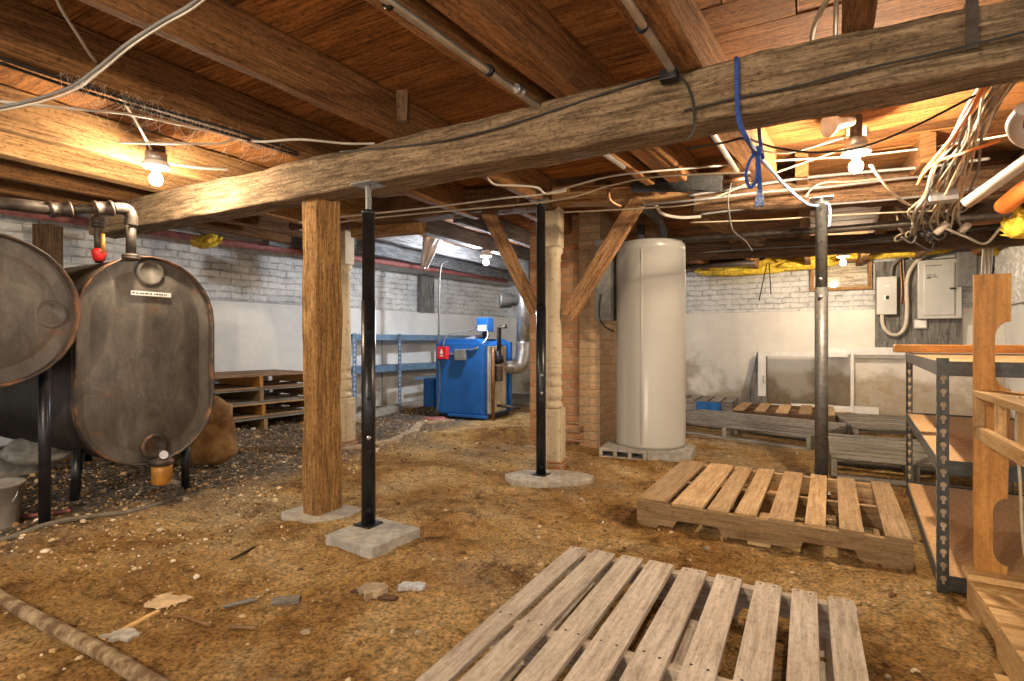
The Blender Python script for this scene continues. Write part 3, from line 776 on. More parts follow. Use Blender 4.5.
rock('stone', onground(14, 474, -.03) , (.20, .14, .10), 'concrete', 'grey broken rock under the wide oil tank behind the bucket', 5.1, rough=.2)
rock('stone', P(40, 462, 3.3), (.16, .12, .08), 'concrete', 'flat grey rock lying in the shade between the two oil tanks', 6.3, rough=.2)
p = onground(56, 462, .0); m_ = MB(); m_.box(p + Vector((0, .1, .05)), (.10, .12, .10), .5); tag(centred(m_, 'wood_block', 'orange_pine', .003), 'small orange wood block under the oil tanks', 'block')
# ------------------------------------------------------------------ water heater
def water_heater():
    c = Vector((1.176, 4.60, .072)); t = thing('water_heater', 'tall cream cylindrical water heater on concrete blocks', 'water heater', c, 0)
    R = .286
    b = MB(); b.lathe([(R - .012, 0), (R, .004), (R, .03), (R - .003, .034), (R - .003, 1.62), (R + .001, 1.624), (R + .001, 1.69), (R - .012, 1.70), (R - .05, 1.702), (0.001, 1.705)], seg=72, caps=True); b.build('jacket', 'heater', t)
    for ang in (-2.05, -.25):
        s_ = MB(); s_.box((R * cos(ang), R * sin(ang), .83), (.006, .018, 1.58), ang); s_.build('seam', 'heater', t, .002)
    f = MB(); f.lathe([(.036, 1.70), (.036, 1.76), (.03, 1.77), (.03, 1.84)], (-.09, -.06, 0), 16); f.build('pipe_stub', 'heater_cap', t)
    f = MB(); f.lathe([(.026, 1.76), (.034, 1.765), (.034, 1.84), (.02, 1.85)], (-.09, -.06, 0), 16); f.build('pipe_wrap', 'black_cable', t)
    f = MB(); f.tube([(.10, -.03, 1.69), (.10, -.03, 1.80), (.06, -.04, 1.90), (-.10, -.20, 1.96), (-.22, -.40, 1.99)], .037, 14, 6); f.build('insulated_pipe', 'heater_cap', t)
    f = MB(); f.lathe([(.05, 1.70), (.05, 1.735), (.04, 1.74), (.0, 1.741)], (.0, .0, 0), 16); f.build('top_cap', 'heater_cap', t)
water_heater()
def cinder_block(c, rz, label, L=.39, W=.30, H=.085):
    m_ = MB(); th = .022
    m_.box((0, 0, th / 2), (L, W, th)); m_.box((0, 0, H - th / 2), (L, W, th))
    for i in range(4): m_.box((-L / 2 + .0125 + i * (L - .025) / 3, 0, H / 2), (.030, W, H - 2 * th + .002))
    m_.box((0, .0, H / 2), (L - .01, .06, H - 2 * th + .002))
    o = m_.build('concrete_block', 'pale_concrete', None, .004, c); o.rotation_euler.z = rz
    tag(o, label, 'concrete block', 'concrete blocks under the water heater')
cinder_block((.955, 4.50, -.012), RZ + .1, 'hollow concrete block under the chimney side of the water heater', .38, .36)
cinder_block((1.31, 4.42, -.012), RZ + .1 + pi / 2, 'hollow concrete block under the pallet side of the water heater', .40, .34)

# ------------------------------------------------------------------ pallets
def spread(n, L, gapf, jit=.006):
    w = L / (n + (n - 1) * gapf); out = []
    for i in range(n): out.append((w / 2 + i * w * (1 + gapf) + (random.uniform(-jit, jit) if 0 < i < n - 1 else 0), w * random.uniform(.93, 1.04)))
    return out
def stringer(t, y, L, h, mat, w=.036, notch=True):
    z1 = h - .016; z0 = .016
    if notch:
        a, b, q = L * .16, L * .36, .038
        poly = [(0, z0), (a, z0), (a + .02, z0 + q), (b - .02, z0 + q), (b, z0), (L - b, z0), (L - b + .02, z0 + q), (L - a - .02, z0 + q), (L - a, z0), (L, z0), (L, z1), (0, z1)]
    else: poly = [(0, z0), (L, z0), (L, z1), (0, z1)]
    m_ = MB(); m_.prism(poly, (0, y - w / 2, 0), (1, 0, 0), (0, 0, 1), (0, w, 0)); m_.build('stringer', mat, t, .002)
def pallet(loc, rz, L, W, slats, label, mat, h=.135, bottoms=3, notch=True, group=None, name='wooden_pallet', over=0.0, smat=None, nails=False):
    """x runs along the stringers, the deck slats lie across them along y; origin at one corner"""
    t = thing(name, label, 'pallet', loc, rz, group)
    for y in (.018, W / 2, W - .018): stringer(t, y, L, h, smat or mat, notch=notch)
    for x, w in slats:
        m_ = MB(); m_.box((x, W / 2 + random.uniform(-.006, .006), h - .008 + random.uniform(-.001, .001)), (w, W + over, .017 if mat != 'pallet_old' else .013), Matrix.Rotation(random.uniform(-.006, .006), 3, 'Z'), jit=.001)
        s_ = m_.build('deck_slat', mat, t, .002)
        if nails:
            for y in (.018, W / 2, W - .018):
                for dx in (-.25, .25):
                    k = MB(); k.lathe([(.0042, h + .0006), (.0042, h + .0016)], (x + dx * w, y + random.uniform(-.006, .006), 0), 7); k.build('nail', 'iron', s_)
    for i in range(bottoms):
        x = .06 + i * (L - .12) / max(1, bottoms - 1)
        m_ = MB(); m_.box((x, W / 2, .008), (.10, W, .016)); m_.build('base_slat', mat, t, .002)
    return t
# nearest pallet
p0 = Vector((.232, 2.155, 0)); q0 = Vector((1.081, 1.69, 0)); d = q0 - p0; L0 = d.length; rz0 = atan2(d.y, d.x); dn = d.normalized(); pn = Vector((-dn.y, dn.x, 0))
fr = [(385, 425), (430, 481), (489, 540), (544, 605), (611, 672), (684, 746), (760, 826), (838, 900), (912, 978)]
sl = []
for a, b in fr:
    r_ = []
    for q in (a, b):
        px = 380 + q / 2.048; s_ = (px - 568) / (857.5 - 568); r_.append(s_ * p0.y / (q0.y + s_ * (p0.y - q0.y)) * L0)
    sl.append(((r_[0] + r_[1]) / 2, (r_[1] - r_[0]) * .84))
o = p0 - pn * 1.2
pallet((o.x, o.y, -.005), rz0, L0, 1.2, sl, 'nearest pallet with weathered whitish deck slats on the dirt', 'pallet_grey', .14, 3, nails=True)
# tan pallet behind it
A = Vector((.645, 2.79, 0)); D_ = Vector((1.640, 2.205, 0)); d = D_ - A; L1 = d.length; rz1 = atan2(d.y, d.x)
fr = [(105, 190), (210, 302), (315, 377), (398, 462), (500, 577), (610, 674), (715, 790), (855, 938)]
sl = []
for a, b in fr:
    r_ = []
    for q in (a, b):
        s_ = (q - 105) / 833; r_.append(s_ * A.y / (D_.y + s_ * (A.y - D_.y)) * L1)
    sl.append(((r_[0] + r_[1]) / 2, r_[1] - r_[0]))
pallet((A.x, A.y, -.002), rz1, L1, 1.03, sl, 'tan pallet with eight spaced slats before the grey steel post', 'pallet', .14, 3, nails=True)
# far pallets beyond the grey post
def pal_corner(FR, dirf, depth, length, n, gap, label, mat, h, **kw):
    """FR front right corner; slats lie along the front edge (dirf points left along it), stringers run back"""
    dv = Vector(dirf).normalized(); back = Vector((-dv.y, dv.x, 0))
    if back.y < 0: back = -back
    # local x = back, local y = left
    rz = atan2(back.y, back.x)
    return pallet((FR[0], FR[1], FR[2] if len(FR) > 2 else 0), rz, depth, length, spread(n, depth, gap), label, mat, h, **kw)
pal_corner((2.58, 4.66, -.005), (-.68, .73, 0), 1.05, 1.55, 7, .75, 'long grey weathered pallet beside the water heater', 'pallet_old', .13, notch=False)
pallet((2.62, 6.42, -.01), atan2(-.5, .87), 1.05, .92, spread(5, 1.05, .85), 'low brown pallet with wide gaps behind the long grey pallet', 'pallet', .14, smat='pallet_brown')
pal_corner((3.03, 3.26, .0), -U, 1.10, .95, 7, .7, 'grey pallet between the grey steel post and the slotted shelving', 'pallet_old', .15, notch=False)
pal_corner((4.35, 4.75, 0), (-.90, .36, 0), 1.15, 1.15, 7, .75, 'grey slatted pallet in front of the cement wall behind slotted shelving', 'pallet_old', .12, notch=False)
t = pallet((2.0, 7.28, 0), RZ, .9, .75, spread(6, .9, .3), 'old grey pallet with blue painted side against the back wall', 'pallet_old', .17)
m_ = MB(); m_.box((.62, -.012, .10), (.30, .016, .11)); m_.build('painted_board', 'blue_paint', t, .002)
# stack of pallets against the left wall
sd = Vector((.593, .805, 0)).normalized(); z = .075
desc = ('lowest grey pallet of the stack beside the left wall', 'second pallet up in the stack beside the left wall', 'third pallet up in the stack beside the left wall', 'topmost pallet of the stack beside the left wall')
for i in range(4):
    pallet((-2.05 + random.uniform(-.03, .03), 5.70 + random.uniform(-.03, .03), z), atan2(sd.x, -sd.y), .80, 1.2, spread(6, .80, .45), desc[i], ('pallet_old', 'pallet', 'pallet_old', 'pallet_brown')[i], .135, notch=False, group='stacked pallets by the left wall', smat=('pallet', 'orange_pine', 'pallet', 'orange_pine')[i])
    z += .137
# pallet at the edge of the picture, in front of the slotted shelving
o = Vector((1.600, 1.90, 0))
pallet((o.x - V.x * 1.0, o.y - V.y * 1.0, -.002), pi / 2 - TH, 1.0, .9, spread(8, 1.0, .3), 'pale new pallet under the orange wooden rack', 'pine', .125, notch=False) if False else None
t = thing('wooden_pallet', 'pale pine pallet under the notched orange wooden rack', 'pallet', (o.x, o.y, -.002), pi / 2 - TH + pi)
for y in (.018, .45, .88): stringer(t, y, 1.0, .125, 'pine', notch=True)
for x, w in spread(8, 1.0, .28):
    m_ = MB(); m_.box((x, .45, .117), (w, .90, .017), jit=.002); m_.build('deck_slat', 'pine', t, .002)
for x in (.06, .5, .94):
    m_ = MB(); m_.box((x, .44, .008), (.10, .94, .016)); m_.build('base_slat', 'pine', t, .002)

# ------------------------------------------------------------------ slotted steel shelving, rack
def slotted(t, x, y, z1, mat, sx, sy, name='upright', step=.05, hm='hole', w=.045):
    """angle iron post with keyhole slots"""
    m_ = MB(); m_.box((x + sx * w / 2, y, z1 / 2), (w, .003, z1)); m_.box((x, y + sy * w / 2, z1 / 2), (.003, w, z1)); p_ = m_.build(name, mat, t)
    h = MB(); z = .06
    while z < z1 - .03:
        for f in (-1, 1):
            h.lathe([(.010, .0016), (.010, .0022)], (x + sx * w / 2, y, z), 10, (0, f, 0)); h.box((x + sx * w / 2, y + f * .0019, z - .013), (.008, .0008, .016))
            h.lathe([(.010, .0016), (.010, .0022)], (x, y + sy * w / 2, z), 10, (f, 0, 0)); h.box((x + f * .0019, y + sy * w / 2, z - .013), (.0008, .008, .016))
        z += step
    h.build('slot', hm, p_)
def shelving():
    c = Vector((1.60, 2.03, 0)); d = G(906, 492, 0) - c; rz = atan2(d.y, d.x); Lx = d.length
    t = thing('slotted_shelving', 'grey slotted steel shelving with chipboard shelves behind the orange rack', 'shelving', (c.x, c.y, 0), rz)
    Wy = -.85
    for x, sx in ((0, 1), (Lx, -1)):
        for y, sy in ((0, -1), (Wy, 1)): slotted(t, x, y, .885, 'slotted', sx, sy, hm='stone', w=.034)
    for z in (.845, .475, .045):
        for y in (-.004, Wy + .004):
            m_ = MB(); m_.box((Lx / 2, y, z), (Lx, .004, .055)); m_.box((Lx / 2, y - .012 if y > -.4 else y + .012, z - .026), (Lx, .024, .003)); m_.build('rail', 'post_grey', t, .001)
        for x in (.006, Lx - .006):
            m_ = MB(); m_.box((x, Wy / 2, z), (.004, abs(Wy), .055)); m_.build('rail', 'slotted', t, .001)
        m_ = MB(); m_.box((Lx / 2, Wy / 2, z + .012), (Lx - .02, abs(Wy) - .02, .014)); m_.build('shelf', 'chip', t)
    return t
shelving()
a = Vector((1.91, 2.70, .91)); b = a + U * .62
m_ = MB(); m_.bar(a, b, .09, .038); tag(centred(m_, 'timber_offcut', 'orange_pine', .003), 'long pine offcut lying across the top of the slotted shelving', 'board')
def rack():
    c = Vector((1.622, 1.895, .125)); t = thing('wooden_rack', 'orange pine rack with notched upright standing on the pale pallet', 'rack', c, RZ)
    k = 1.9 / F
    prof = [(973, 577), (973, 277), (1012, 277)]
    def arc(cx, cy, r, a0, a1, n=7): return [(cx + r * cos(radians(a0 + (a1 - a0) * i / n)), cy + r * sin(radians(a0 + (a1 - a0) * i / n))) for i in range(n + 1)]
    prof += [(1011, 323)] + arc(1011, 340, 16, 270, 180) + arc(1011, 374, 16, 180, 90) + [(1011, 392), (1008, 497)] + arc(1008, 512, 15, 270, 180) + arc(1008, 548, 15, 180, 90) + [(1007, 577)]
    poly = [((x - 973) * .00257, (577 - y) * k) for x, y in prof]
    m_ = MB(); m_.prism(poly, (0, 0, 0), (1, 0, 0), (0, 0, 1), (0, .022, 0)); m_.build('upright', 'orange_pine', t, .002)
    m_ = MB(); m_.prism(poly, (0, -.62, 0), (1, 0, 0), (0, 0, 1), (0, .022, 0)); m_.build('upright', 'orange_pine', t, .002) if False else None
    for z, w, n in ((.64, .30, 'shelf'),):
        m_ = MB(); m_.box((w / 2 - .005, -.31, z), (w, .62, .022)); m_.build(n, 'pine', t, .002)
    m_ = MB(); m_.box((.012, -.31, .505), (.024, .62, .045)); m_.build('rail', 'pine', t, .002)
    m_ = MB(); m_.box((.012, -.012, .565), (.024, .024, .13)); m_.build('bracket', 'pine', t, .002)
    for y in (-.17, -.40):
        m_ = MB(); m_.box((.03, y, .565), (.020, .05, .145)); m_.build('slat', 'pine', t, .002)
    m_ = MB(); m_.box((.14, -.02, .012), (.34, .09, .022)); m_.build('foot_board', 'pine', t, .002)
rack()
cable('string', [P(1019, 396, 1.62), P(1016, 430, 1.60), P(1020, 480, 1.58), P(1023, 540, 1.58), P(1030, 580, 1.58)], .004, 'cream_cable', 'pale cord hanging down beside the orange wooden rack', 'cord')

# ------------------------------------------------------------------ boiler corner
def boiler():
    c = Vector((-.335, 6.33, .0)); t = thing('boiler', 'bright blue box shaped heating boiler on the dirt floor', 'boiler', c, RZ)
    W, Dp, H = .69, .68, .97
    b = MB(); b.prism([(-W, .06), (0, .06), (0, H - .07), (-.10, H), (-W + .10, H), (-W, H - .07)], (0, 0, 0), (1, 0, 0), (0, 0, 1), (0, Dp, 0)); b.build('casing', 'blue', t, .006)
    f = MB(); f.box((-W / 2, -.008, .50), (W - .02, .016, .84)); f.build('front_panel', 'blue', t, .004)
    s_ = MB(); s_.box((.008, .30, .48), (.016, .42, .80)); s_.build('side_panel', 'boiler_side', t, .003)
    s_ = MB(); s_.box((.014, .62, .5), (.028, .06, .86)); s_.build('corner_strip', 'blue', t, .003)
    k = MB(); k.box((-W / 2, Dp / 2, .03), (W - .06, Dp - .06, .06)); k.build('plinth', 'black_steel', t)
    k = MB(); k.box((-.20, -.03, .055), (.55, .05, .03)); k.build('foot_rail', 'blue', t, .003)
    r = MB(); r.box((-.55, -.045, .80), (.14, .06, .15)); rb = r.build('switch_box', 'red', t, .006)
    r = MB(); r.lathe([(.022, .0), (.022, .002)], (-.55, -.077, .805), 12, (0, -1, 0)); r.box((-.55, -.077, .83), (.018, .002, .03)); r.box((-.55, -.077, .765), (.05, .002, .012)); r.build('symbol', 'white', rb)
    r = MB(); r.box((-.30, -.035, .78), (.15, .05, .13)); r.build('relay_box', 'panel_dark', t, .005)
    r = MB(); r.box((-.42, -.022, .79), (.12, .018, .018)); r.build('conduit_link', 'galv', t)
    q = MB(); q.box((-.10, .20, 1.14), (.16, .14, .17)); qb = q.build('control_box', 'blue', t, .006)
    q = MB(); q.box((-.10, .128, 1.10), (.12, .004, .07)); q.build('control_label', 'white', qb)
    q = MB(); q.box((-.10, .20, 1.02), (.05, .05, .12)); q.build('control_stem', 'black_steel', t)
    q = MB(); q.box((-.24, .25, .99), (.28, .12, .04), Matrix.Rotation(-.2, 3, 'Y')); q.build('lid_flap', 'pale_concrete', t)
    q = MB(); q.tube([(-.05, .16, 1.10), (.0, .08, .98), (-.08, -.02, .86), (-.22, -.03, .84)], .010, 8, 6); q.build('armoured_cable', 'galv', t)
    q = MB(); q.tube([(-.55, -.05, .88), (-.50, .0, 1.02), (-.30, .18, 1.08), (-.18, .2, 1.14)], .009, 8, 6); q.build('armoured_cable', 'grey_cable', t)
    q = MB(); q.tube([(.07, .10, .02), (.07, .10, .84), (.03, .14, .86)], .022, 12); q.build('copper_riser', 'copper', t)
    q = MB(); q.lathe([(.03, -.07), (.065, -.06), (.065, .02), (.04, .03), (.04, .09)], (.06, .24, .74), 16, (0, -.3, 1)); q.build('pump', 'black_steel', t)
    q = MB(); q.tube([(.06, .26, .70), (.06, .26, 1.10), (.16, .26, 1.12)], .028, 12); q.build('pump_pipe', 'iron', t)
    q = MB(); q.box((.07, .24, .55), (.07, .08, .18)); q.build('pump_flange', 'rust_rim', t, .006)
    q = MB(); q.tube([(.02, .28, .16), (.30, .36, .14)], .018, 10); q.build('return_pipe', 'iron', t)
    q = MB(); q.tube([(-.61, -.05, .88), (-.61, -.04, 1.4), (-.60, -.02, 1.85), (-.52, .02, 1.92)], .012, 8, 5); q.build('conduit', 'post_grey', t)
    q = MB(); q.tube([(-.60, -.05, .73), (-.60, -.045, .3), (-.63, -.06, .06)], .010, 8, 4); q.build('conduit', 'post_grey', t)
    return t
boiler()
def flue():
    a = P(492, 366, 6.75); t = thing('flue_pipe', 'galvanised flue pipe with elbow rising behind the boiler', 'flue pipe', (a.x, a.y, 0))
    b = P(515, 366, 6.85); c = P(523, 352, 6.9); e = P(524, 262, 6.95)
    m_ = MB(); m_.tube([a, b], .085, 20); place(m_, t).build('inlet', 'galv', t)
    m_ = MB(); m_.tube([b - Vector((.04, 0, 0)), b, b + Vector((.07, .02, .03)), c + Vector((0, 0, .02)), c + Vector((0, 0, .14))], .092, 20, 5); place(m_, t).build('elbow', 'galv', t)
    m_ = MB(); m_.tube([c + Vector((0, 0, .06)), e + Vector((0, 0, .1))], .086, 20); place(m_, t).build('riser', 'galv', t)
    g = P(519, 300, 6.93); d = Vector((-1, -.12, 0))
    m_ = MB(); m_.lathe([(.07, .0), (.07, .10), (.095, .10), (.095, .22), (.105, .225), (.105, .25), (.08, .245), (.0, .22)], g, 20, d); place(m_, t).build('draught_regulator', 'post_grey', t)
flue()
c = G(430, 411, .02)
t = thing('blue_box', 'small blue metal box on the ground beside the boiler', 'box', (c.x + .0, 7.05, .1), RZ)
m_ = MB(); m_.box((.06, 0, .18), (.16, .22, .36)); m_.build('case', 'blue', t, .006)
m_ = MB(); m_.box((.06, -.115, .18), (.12, .012, .28)); m_.build('door', 'blue', t, .004)
c = onground(436, 418, .0)
m_ = MB()
m_.loft([[Vector((c.x + r * cos(a) * (1 + .4 * noise.noise((cos(a), sin(a), r * 9))), c.y - .1 + r * sin(a) * .6, c.z + h + .02 * noise.noise((a, r * 20, 1)))) for a in [k * pi / 8 for k in range(16)]] for r, h in ((.14, -.01), (.11, .035), (.05, .03))])
tag(centred(m_, 'cloth_rag', 'pink'), 'crumpled pinkish rag on the ground at the boiler corner', 'rag')

def blue_shelving():
    c = Vector((-1.93, 6.62, .06)); d = Vector((.545, .839, 0)); t = thing('steel_shelving', 'long blue grey steel shelving along the left wall behind the boiler', 'shelving', c, atan2(d.y, d.x))
    L, D = 2.5, .42
    for x in (0.03, .80, 1.6, L):
        for y, sy in ((0, 1), (D, -1)): slotted(t, x, y, .98, 'shelf_blue', -1, sy, step=.06, hm='white', w=.06)
    for z in (.93, .52):
        for y in (0, D):
            m_ = MB(); m_.box((L / 2, y - .006 if y == 0 else y + .006, z), (L, .008, .075)); m_.build('rail', 'shelf_blue', t, .002)
        m_ = MB(); m_.box((L / 2, D / 2, z + .03), (L, D - .02, .018)); m_.build('shelf', 'shelf_blue', t)
    m_ = MB(); m_.box((L * .7, 0, .36), (L * .55, .008, .05)); m_.build('rail', 'shelf_blue', t, .002)
blue_shelving()
# kerb in the dirt between newel and boiler
m_ = MB(); kp = [onground(x, y, 0) for x, y in ((345, 424), (375, 417), (405, 409), (440, 402))]
secs = []
for i, q in enumerate(kp):
    dd = (kp[min(i + 1, 3)] - kp[max(i - 1, 0)]).normalized(); nn = Vector((-dd.y, dd.x, 0))
    secs.append([q - nn * .0 + Vector((0, 0, -.1)), q + Vector((0, 0, .07)), q + nn * .16 + Vector((0, 0, .07)), q + nn * .16 + Vector((0, 0, -.1))])
m_.loft(secs, smooth=False); tag(centred(m_, 'trim_1', 'concrete', .006), kind='structure')
m_ = MB(); kp = [onground(x, y, 0) for x, y in ((330, 452), (370, 446), (400, 440), (418, 431), (424, 423), (455, 421))]
secs = []
for i, q in enumerate(kp):
    dd = (kp[min(i + 1, 5)] - kp[max(i - 1, 0)]).normalized(); nn = Vector((-dd.y, dd.x, 0))
    secs.append([q + Vector((0, 0, -.1)), q + Vector((0, 0, .02)), q + nn * .10 + Vector((0, 0, .015)), q + nn * .10 + Vector((0, 0, -.1))])
m_.loft(secs, smooth=False); tag(centred(m_, 'trim_2', 'stone', .006), kind='structure')

# duct soffit and pipes on the left wall
def lw(s_, off, z): return LO + LD * s_ - LN * off + Vector((0, 0, z))
m_ = MB(); m_.box((3.1, -.28, 2.01), (3.9, .50, .15), mode='wall'); o = m_.build('heating_duct', 'soffit', None, .004, LO); o.rotation_euler.z = LRZ
tag(o, 'grey white square duct under the ceiling above the blue shelving', 'duct')
cable('sprinkler_pipe', [lw(-2.4, .22, 1.97), lw(.0, .30, 1.95), lw(1.8, .64, 1.93), lw(4.3, .64, 1.92)], .035, 'pink', 'faded red pipe running along the left wall under the ceiling', 'pipe', None, 14, 0)
m_ = MB(); m_.box((3.0, -.04, 1.66), (.10, .09, .58)); m_.box((3.17, -.02, 1.66), (.16, .05, .58), tone=.9)
o = m_.build('trim_3', 'ply', None, .004, LO); o.rotation_euler.z = LRZ; tag(o, kind='structure')
m_ = MB(); a = P(432, 236, 6.0); b = P(424, 268, 6.0); secs = []
for i in range(9):
    f = i / 8; cc = a + (b - a) * f; w = .13 * (1 - f * .75)
    secs.append([cc + Vector((w * (k / 4 - 1), .03 * sin(k * 1.9 + f * 3), .02 * sin(k * 1.3))) for k in range(9)] + [cc + Vector((w * (k / 4 - 1), .012 + .03 * sin(k * 1.9 + f * 3), .02 * sin(k * 1.3))) for k in range(8, -1, -1)])
m_.loft(secs); tag(centred(m_, 'plastic_sheet', 'sheet'), 'torn white plastic sheet hanging from the ceiling above the blue shelving', 'plastic sheet')
def lump(name, c, s, label, seed, group='yellow insulation batts'):
    o = rock(name, c, s, 'yellow', label, seed, 'insulation', group, 4, .75, .45); o.rotation_euler.z = RZ; return o
lump('insulation_batt', P(205, 243, 5.0) - Vector((0, 0, .03)), (.14, .08, .05), 'small yellow insulation tuft on the left wall above the oil tank', 1.2)
lump('insulation_batt', P(340, 268, 5.9) - Vector((0, 0, .05)), (.08, .08, .07), 'yellow green insulation tuft behind the square timber post', 2.2)
bk = lambda px, py, off: (WB - V * off + U * on_back(px, py, off)[0], on_back(px, py, off)[1])
for px, py, s_, lb, sd_ in ((745, 268, (.55, .12, .08), 'yellow insulation strip over the back wall beside the water heater', 4.1), (798, 261, (.42, .13, .10), 'thick yellow insulation batt behind the top of the grey steel post', 5.5),
                            (893, 250, (.55, .12, .08), 'yellow insulation strip above the grey electrical panels', 6.6), (990, 245, (.12, .12, .10), 'yellow insulation tuft above the corner beside the panels', 7.4)):
    q, z = bk(px, py, .16); q.z = z - s_[2]; lump('insulation_batt', q, s_, lb, sd_)
q = P(1026, 224, 3.0); lump('insulation_batt', q - Vector((0, 0, .06)), (.09, .08, .07), 'yellow insulation tuft hanging under the orange hose', 8.8)

# ------------------------------------------------------------------ electrical wall
def wall_frame_thing(name, label, cat, px0, py0, px1, py1, off):
    """an Empty at the lower left corner of a rectangle on the back wall; returns it and width, height"""
    t0, z1 = on_back(px0, py0, off); t1, _ = on_back(px1, py0, off); _, z0 = on_back((px0 + px1) / 2, py1, off); _, z1 = on_back((px0 + px1) / 2, py0, off)
    q = WB - V * off + U * t0; q.z = z0
    return thing(name, label, cat, q, RZ), t1 - t0, z1 - z0
t, W, H = wall_frame_thing('backboard', 'dark grey plywood backboard behind the electrical panels', 'board', 875, 259, 962, 349, .06)
m_ = MB(); m_.box((W / 2, 0, H / 2), (W, .03, H)); m_.build('sheet', 'ply', t, .003)
t, W, H = wall_frame_thing('breaker_panel', 'large pale grey breaker panel with narrow door on the dark backboard', 'electrical panel', 918, 259, 962, 318, .18)
m_ = MB(); m_.box((W / 2, .05, H / 2), (W, .10, H)); m_.build('case', 'panel', t, .006)
m_ = MB(); m_.box((W * .48, -.010, H * .5), (W * .70, .02, H * .88)); dr = m_.build('door', 'panel', t, .005)
m_ = MB(); m_.box((W * .78, -.024, H * .50), (.05, .012, .022)); m_.build('latch', 'ink', dr)
m_ = MB()
for zz, x0, x1 in ((.74, .20, .42), (.705, .20, .46), (.69, .21, .30)):
    x = x0
    while x < x1: m_.box((W * x, -.0215, H * zz + random.uniform(-.004, .004)), (.008, .001, random.uniform(.006, .016))); x += .025
m_.build('handwriting', 'ink', dr)
m_ = MB(); x = .18
while x < .55: m_.box((W * x, -.0215, H * .90 + random.uniform(-.002, .002)), (.008, .001, random.uniform(.006, .012))); x += .022
m_.build('heading', 'ink', dr)
for k in (.66, .72): 
    m_ = MB(); m_.box((W * k + .03, -.021, H * .5), (.006, .004, H * .84)); m_.build('door_rib', 'panel', dr)
t, W, H = wall_frame_thing('meter_box', 'dark grey metal box beside the breaker panel, next to the corner', 'electrical box', 957, 251, 978, 286, .20)
m_ = MB(); m_.box((W / 2, .06, H / 2), (W, .12, H)); m_.build('case', 'panel_dark', t, .005)
m_ = MB(); m_.box((W / 2, -.006, H / 2), (W * .86, .012, H * .9)); m_.build('cover', 'panel_dark', t, .004)
t, W, H = wall_frame_thing('metal_trunking', 'grey metal trunking plate between the dark box and the corner', 'trunking', 978, 245, 990, 281, .10)
m_ = MB(); m_.box((W / 2, .03, H / 2), (W, .06, H)); m_.build('case', 'panel', t, .004)
t, W, H = wall_frame_thing('disconnect_switch', 'narrow pale grey switch box beside the basement window', 'switch box', 877, 276, 897, 314, .16)
m_ = MB(); m_.box((W / 2, .05, H / 2), (W, .10, H)); m_.build('case', 'panel', t, .008)
m_ = MB(); m_.box((W / 2, -.003, H * .45), (W * .32, .006, H * .13)); m_.build('switch_plate', 'white', t)
m_ = MB(); m_.box((W * .52, -.010, H * .45), (W * .16, .012, H * .10)); m_.build('switch', 'ink', t)
m_ = MB(); m_.box((W * .5, -.002, H * .75), (W * .25, .003, H * .03)); m_.build('label_strip', 'white', t)
t, W, H = wall_frame_thing('outlet_box', 'small white outlet box below the large breaker panel', 'outlet box', 914, 319, 927, 328, .12)
m_ = MB(); m_.box((W / 2, .03, H / 2), (W, .06, H)); m_.build('case', 'panel', t, .004)
m_ = MB(); m_.box((W / 2, -.003, H / 2), (W * .8, .006, H * .8)); m_.build('cover', 'white', t, .002)
bp = lambda px, py, off=.13: (lambda r: Vector((r[0].x, r[0].y, r[1])))(bk(px, py, off))
cable('service_cable', [bp(882, 314), bp(883, 325), bp(889, 333), bp(898, 334), bp(905, 326), bp(907, 308), bp(907, 280), bp(914, 264), bp(926, 254), bp(940, 247)], .022, 'white_plastic', 'thick white cable looping below the narrow switch box', 'cable', None, 12)
for i, (x, lb) in enumerate(((901, 'copper coloured wire dropping beside the narrow switch box'), (904, 'second copper coloured wire nearer the white looping cable'))):
    cable('ground_wire', [bp(x - 1, 256, .10), bp(x, 275, .10), bp(x + 1, 290, .10), bp(x, 303, .10)], .008, 'copper', lb, 'wire', None, 6)
cable('conduit_stub', [bp(891, 276), bp(892, 266), bp(899, 258), bp(906, 252)], .022, 'grey_cable', 'grey conduit curving out of the top of the narrow switch box', 'conduit', None, 12)

# window sashes leaning on the back wall
t, W, H = wall_frame_thing('window_sash', 'white framed window sash leaning against the back wall', 'window sash', 758, 351, 854, 414, .16)
H = .80; t.location.z = .0
m_ = MB()
m_.box((.05, 0, H / 2), (.10, .045, H)); m_.box((W - .02, 0, H / 2), (.04, .045, H)); m_.box((W / 2, 0, H - .035), (W - .14, .045, .07)); m_.box((W / 2, 0, .035), (W - .14, .045, .07)); m_.build('frame', 'white', t, .004)
m_ = MB(); m_.box((W / 2 + .02, .005, H / 2), (W - .13, .006, H - .13)); m_.build('pane', 'glass', t)
m_ = MB(); m_.box((.075, -.03, H * .52), (.02, .016, .10)); m_.box((.085, -.04, H * .45), (.016, .03, .02)); m_.build('catch', 'galv', t)
t2, W2, H2 = wall_frame_thing('white_rail', 'long white painted rail along the wall behind the leaning sash', 'rail', 822, 349, 905, 356, .09)
t2.location.z = .76
m_ = MB(); m_.box((W2 / 2, 0, .05), (W2, .10, .10)); m_.build('rail', 'white', t2, .006)
m_ = MB(); m_.box((W2 / 2, .02, -.02), (W2, .05, .04)); m_.build('moulding', 'white', t2, .006)
q = bp(752, 401, .20); q.z = 0
m_ = MB(); m_.prism([(-.10, 0), (.19, 0), (.19, .80), (.06, .79)], q, U, Vector((0, 0, 1)) + V * .10, V * .02)
tag(centred(m_, 'grey_board', 'ply', .002), 'tapering grey board leaning beside the white window sash', 'board')
q = bp(842, 416, .12); q.z = 0
m_ = MB(); m_.box(q + Vector((0, 0, .045)) - U * .1, (1.0, .10, .09), RZ); tag(centred(m_, 'white_plank', 'white', .003), 'white painted plank on the ground under the window sash', 'plank')

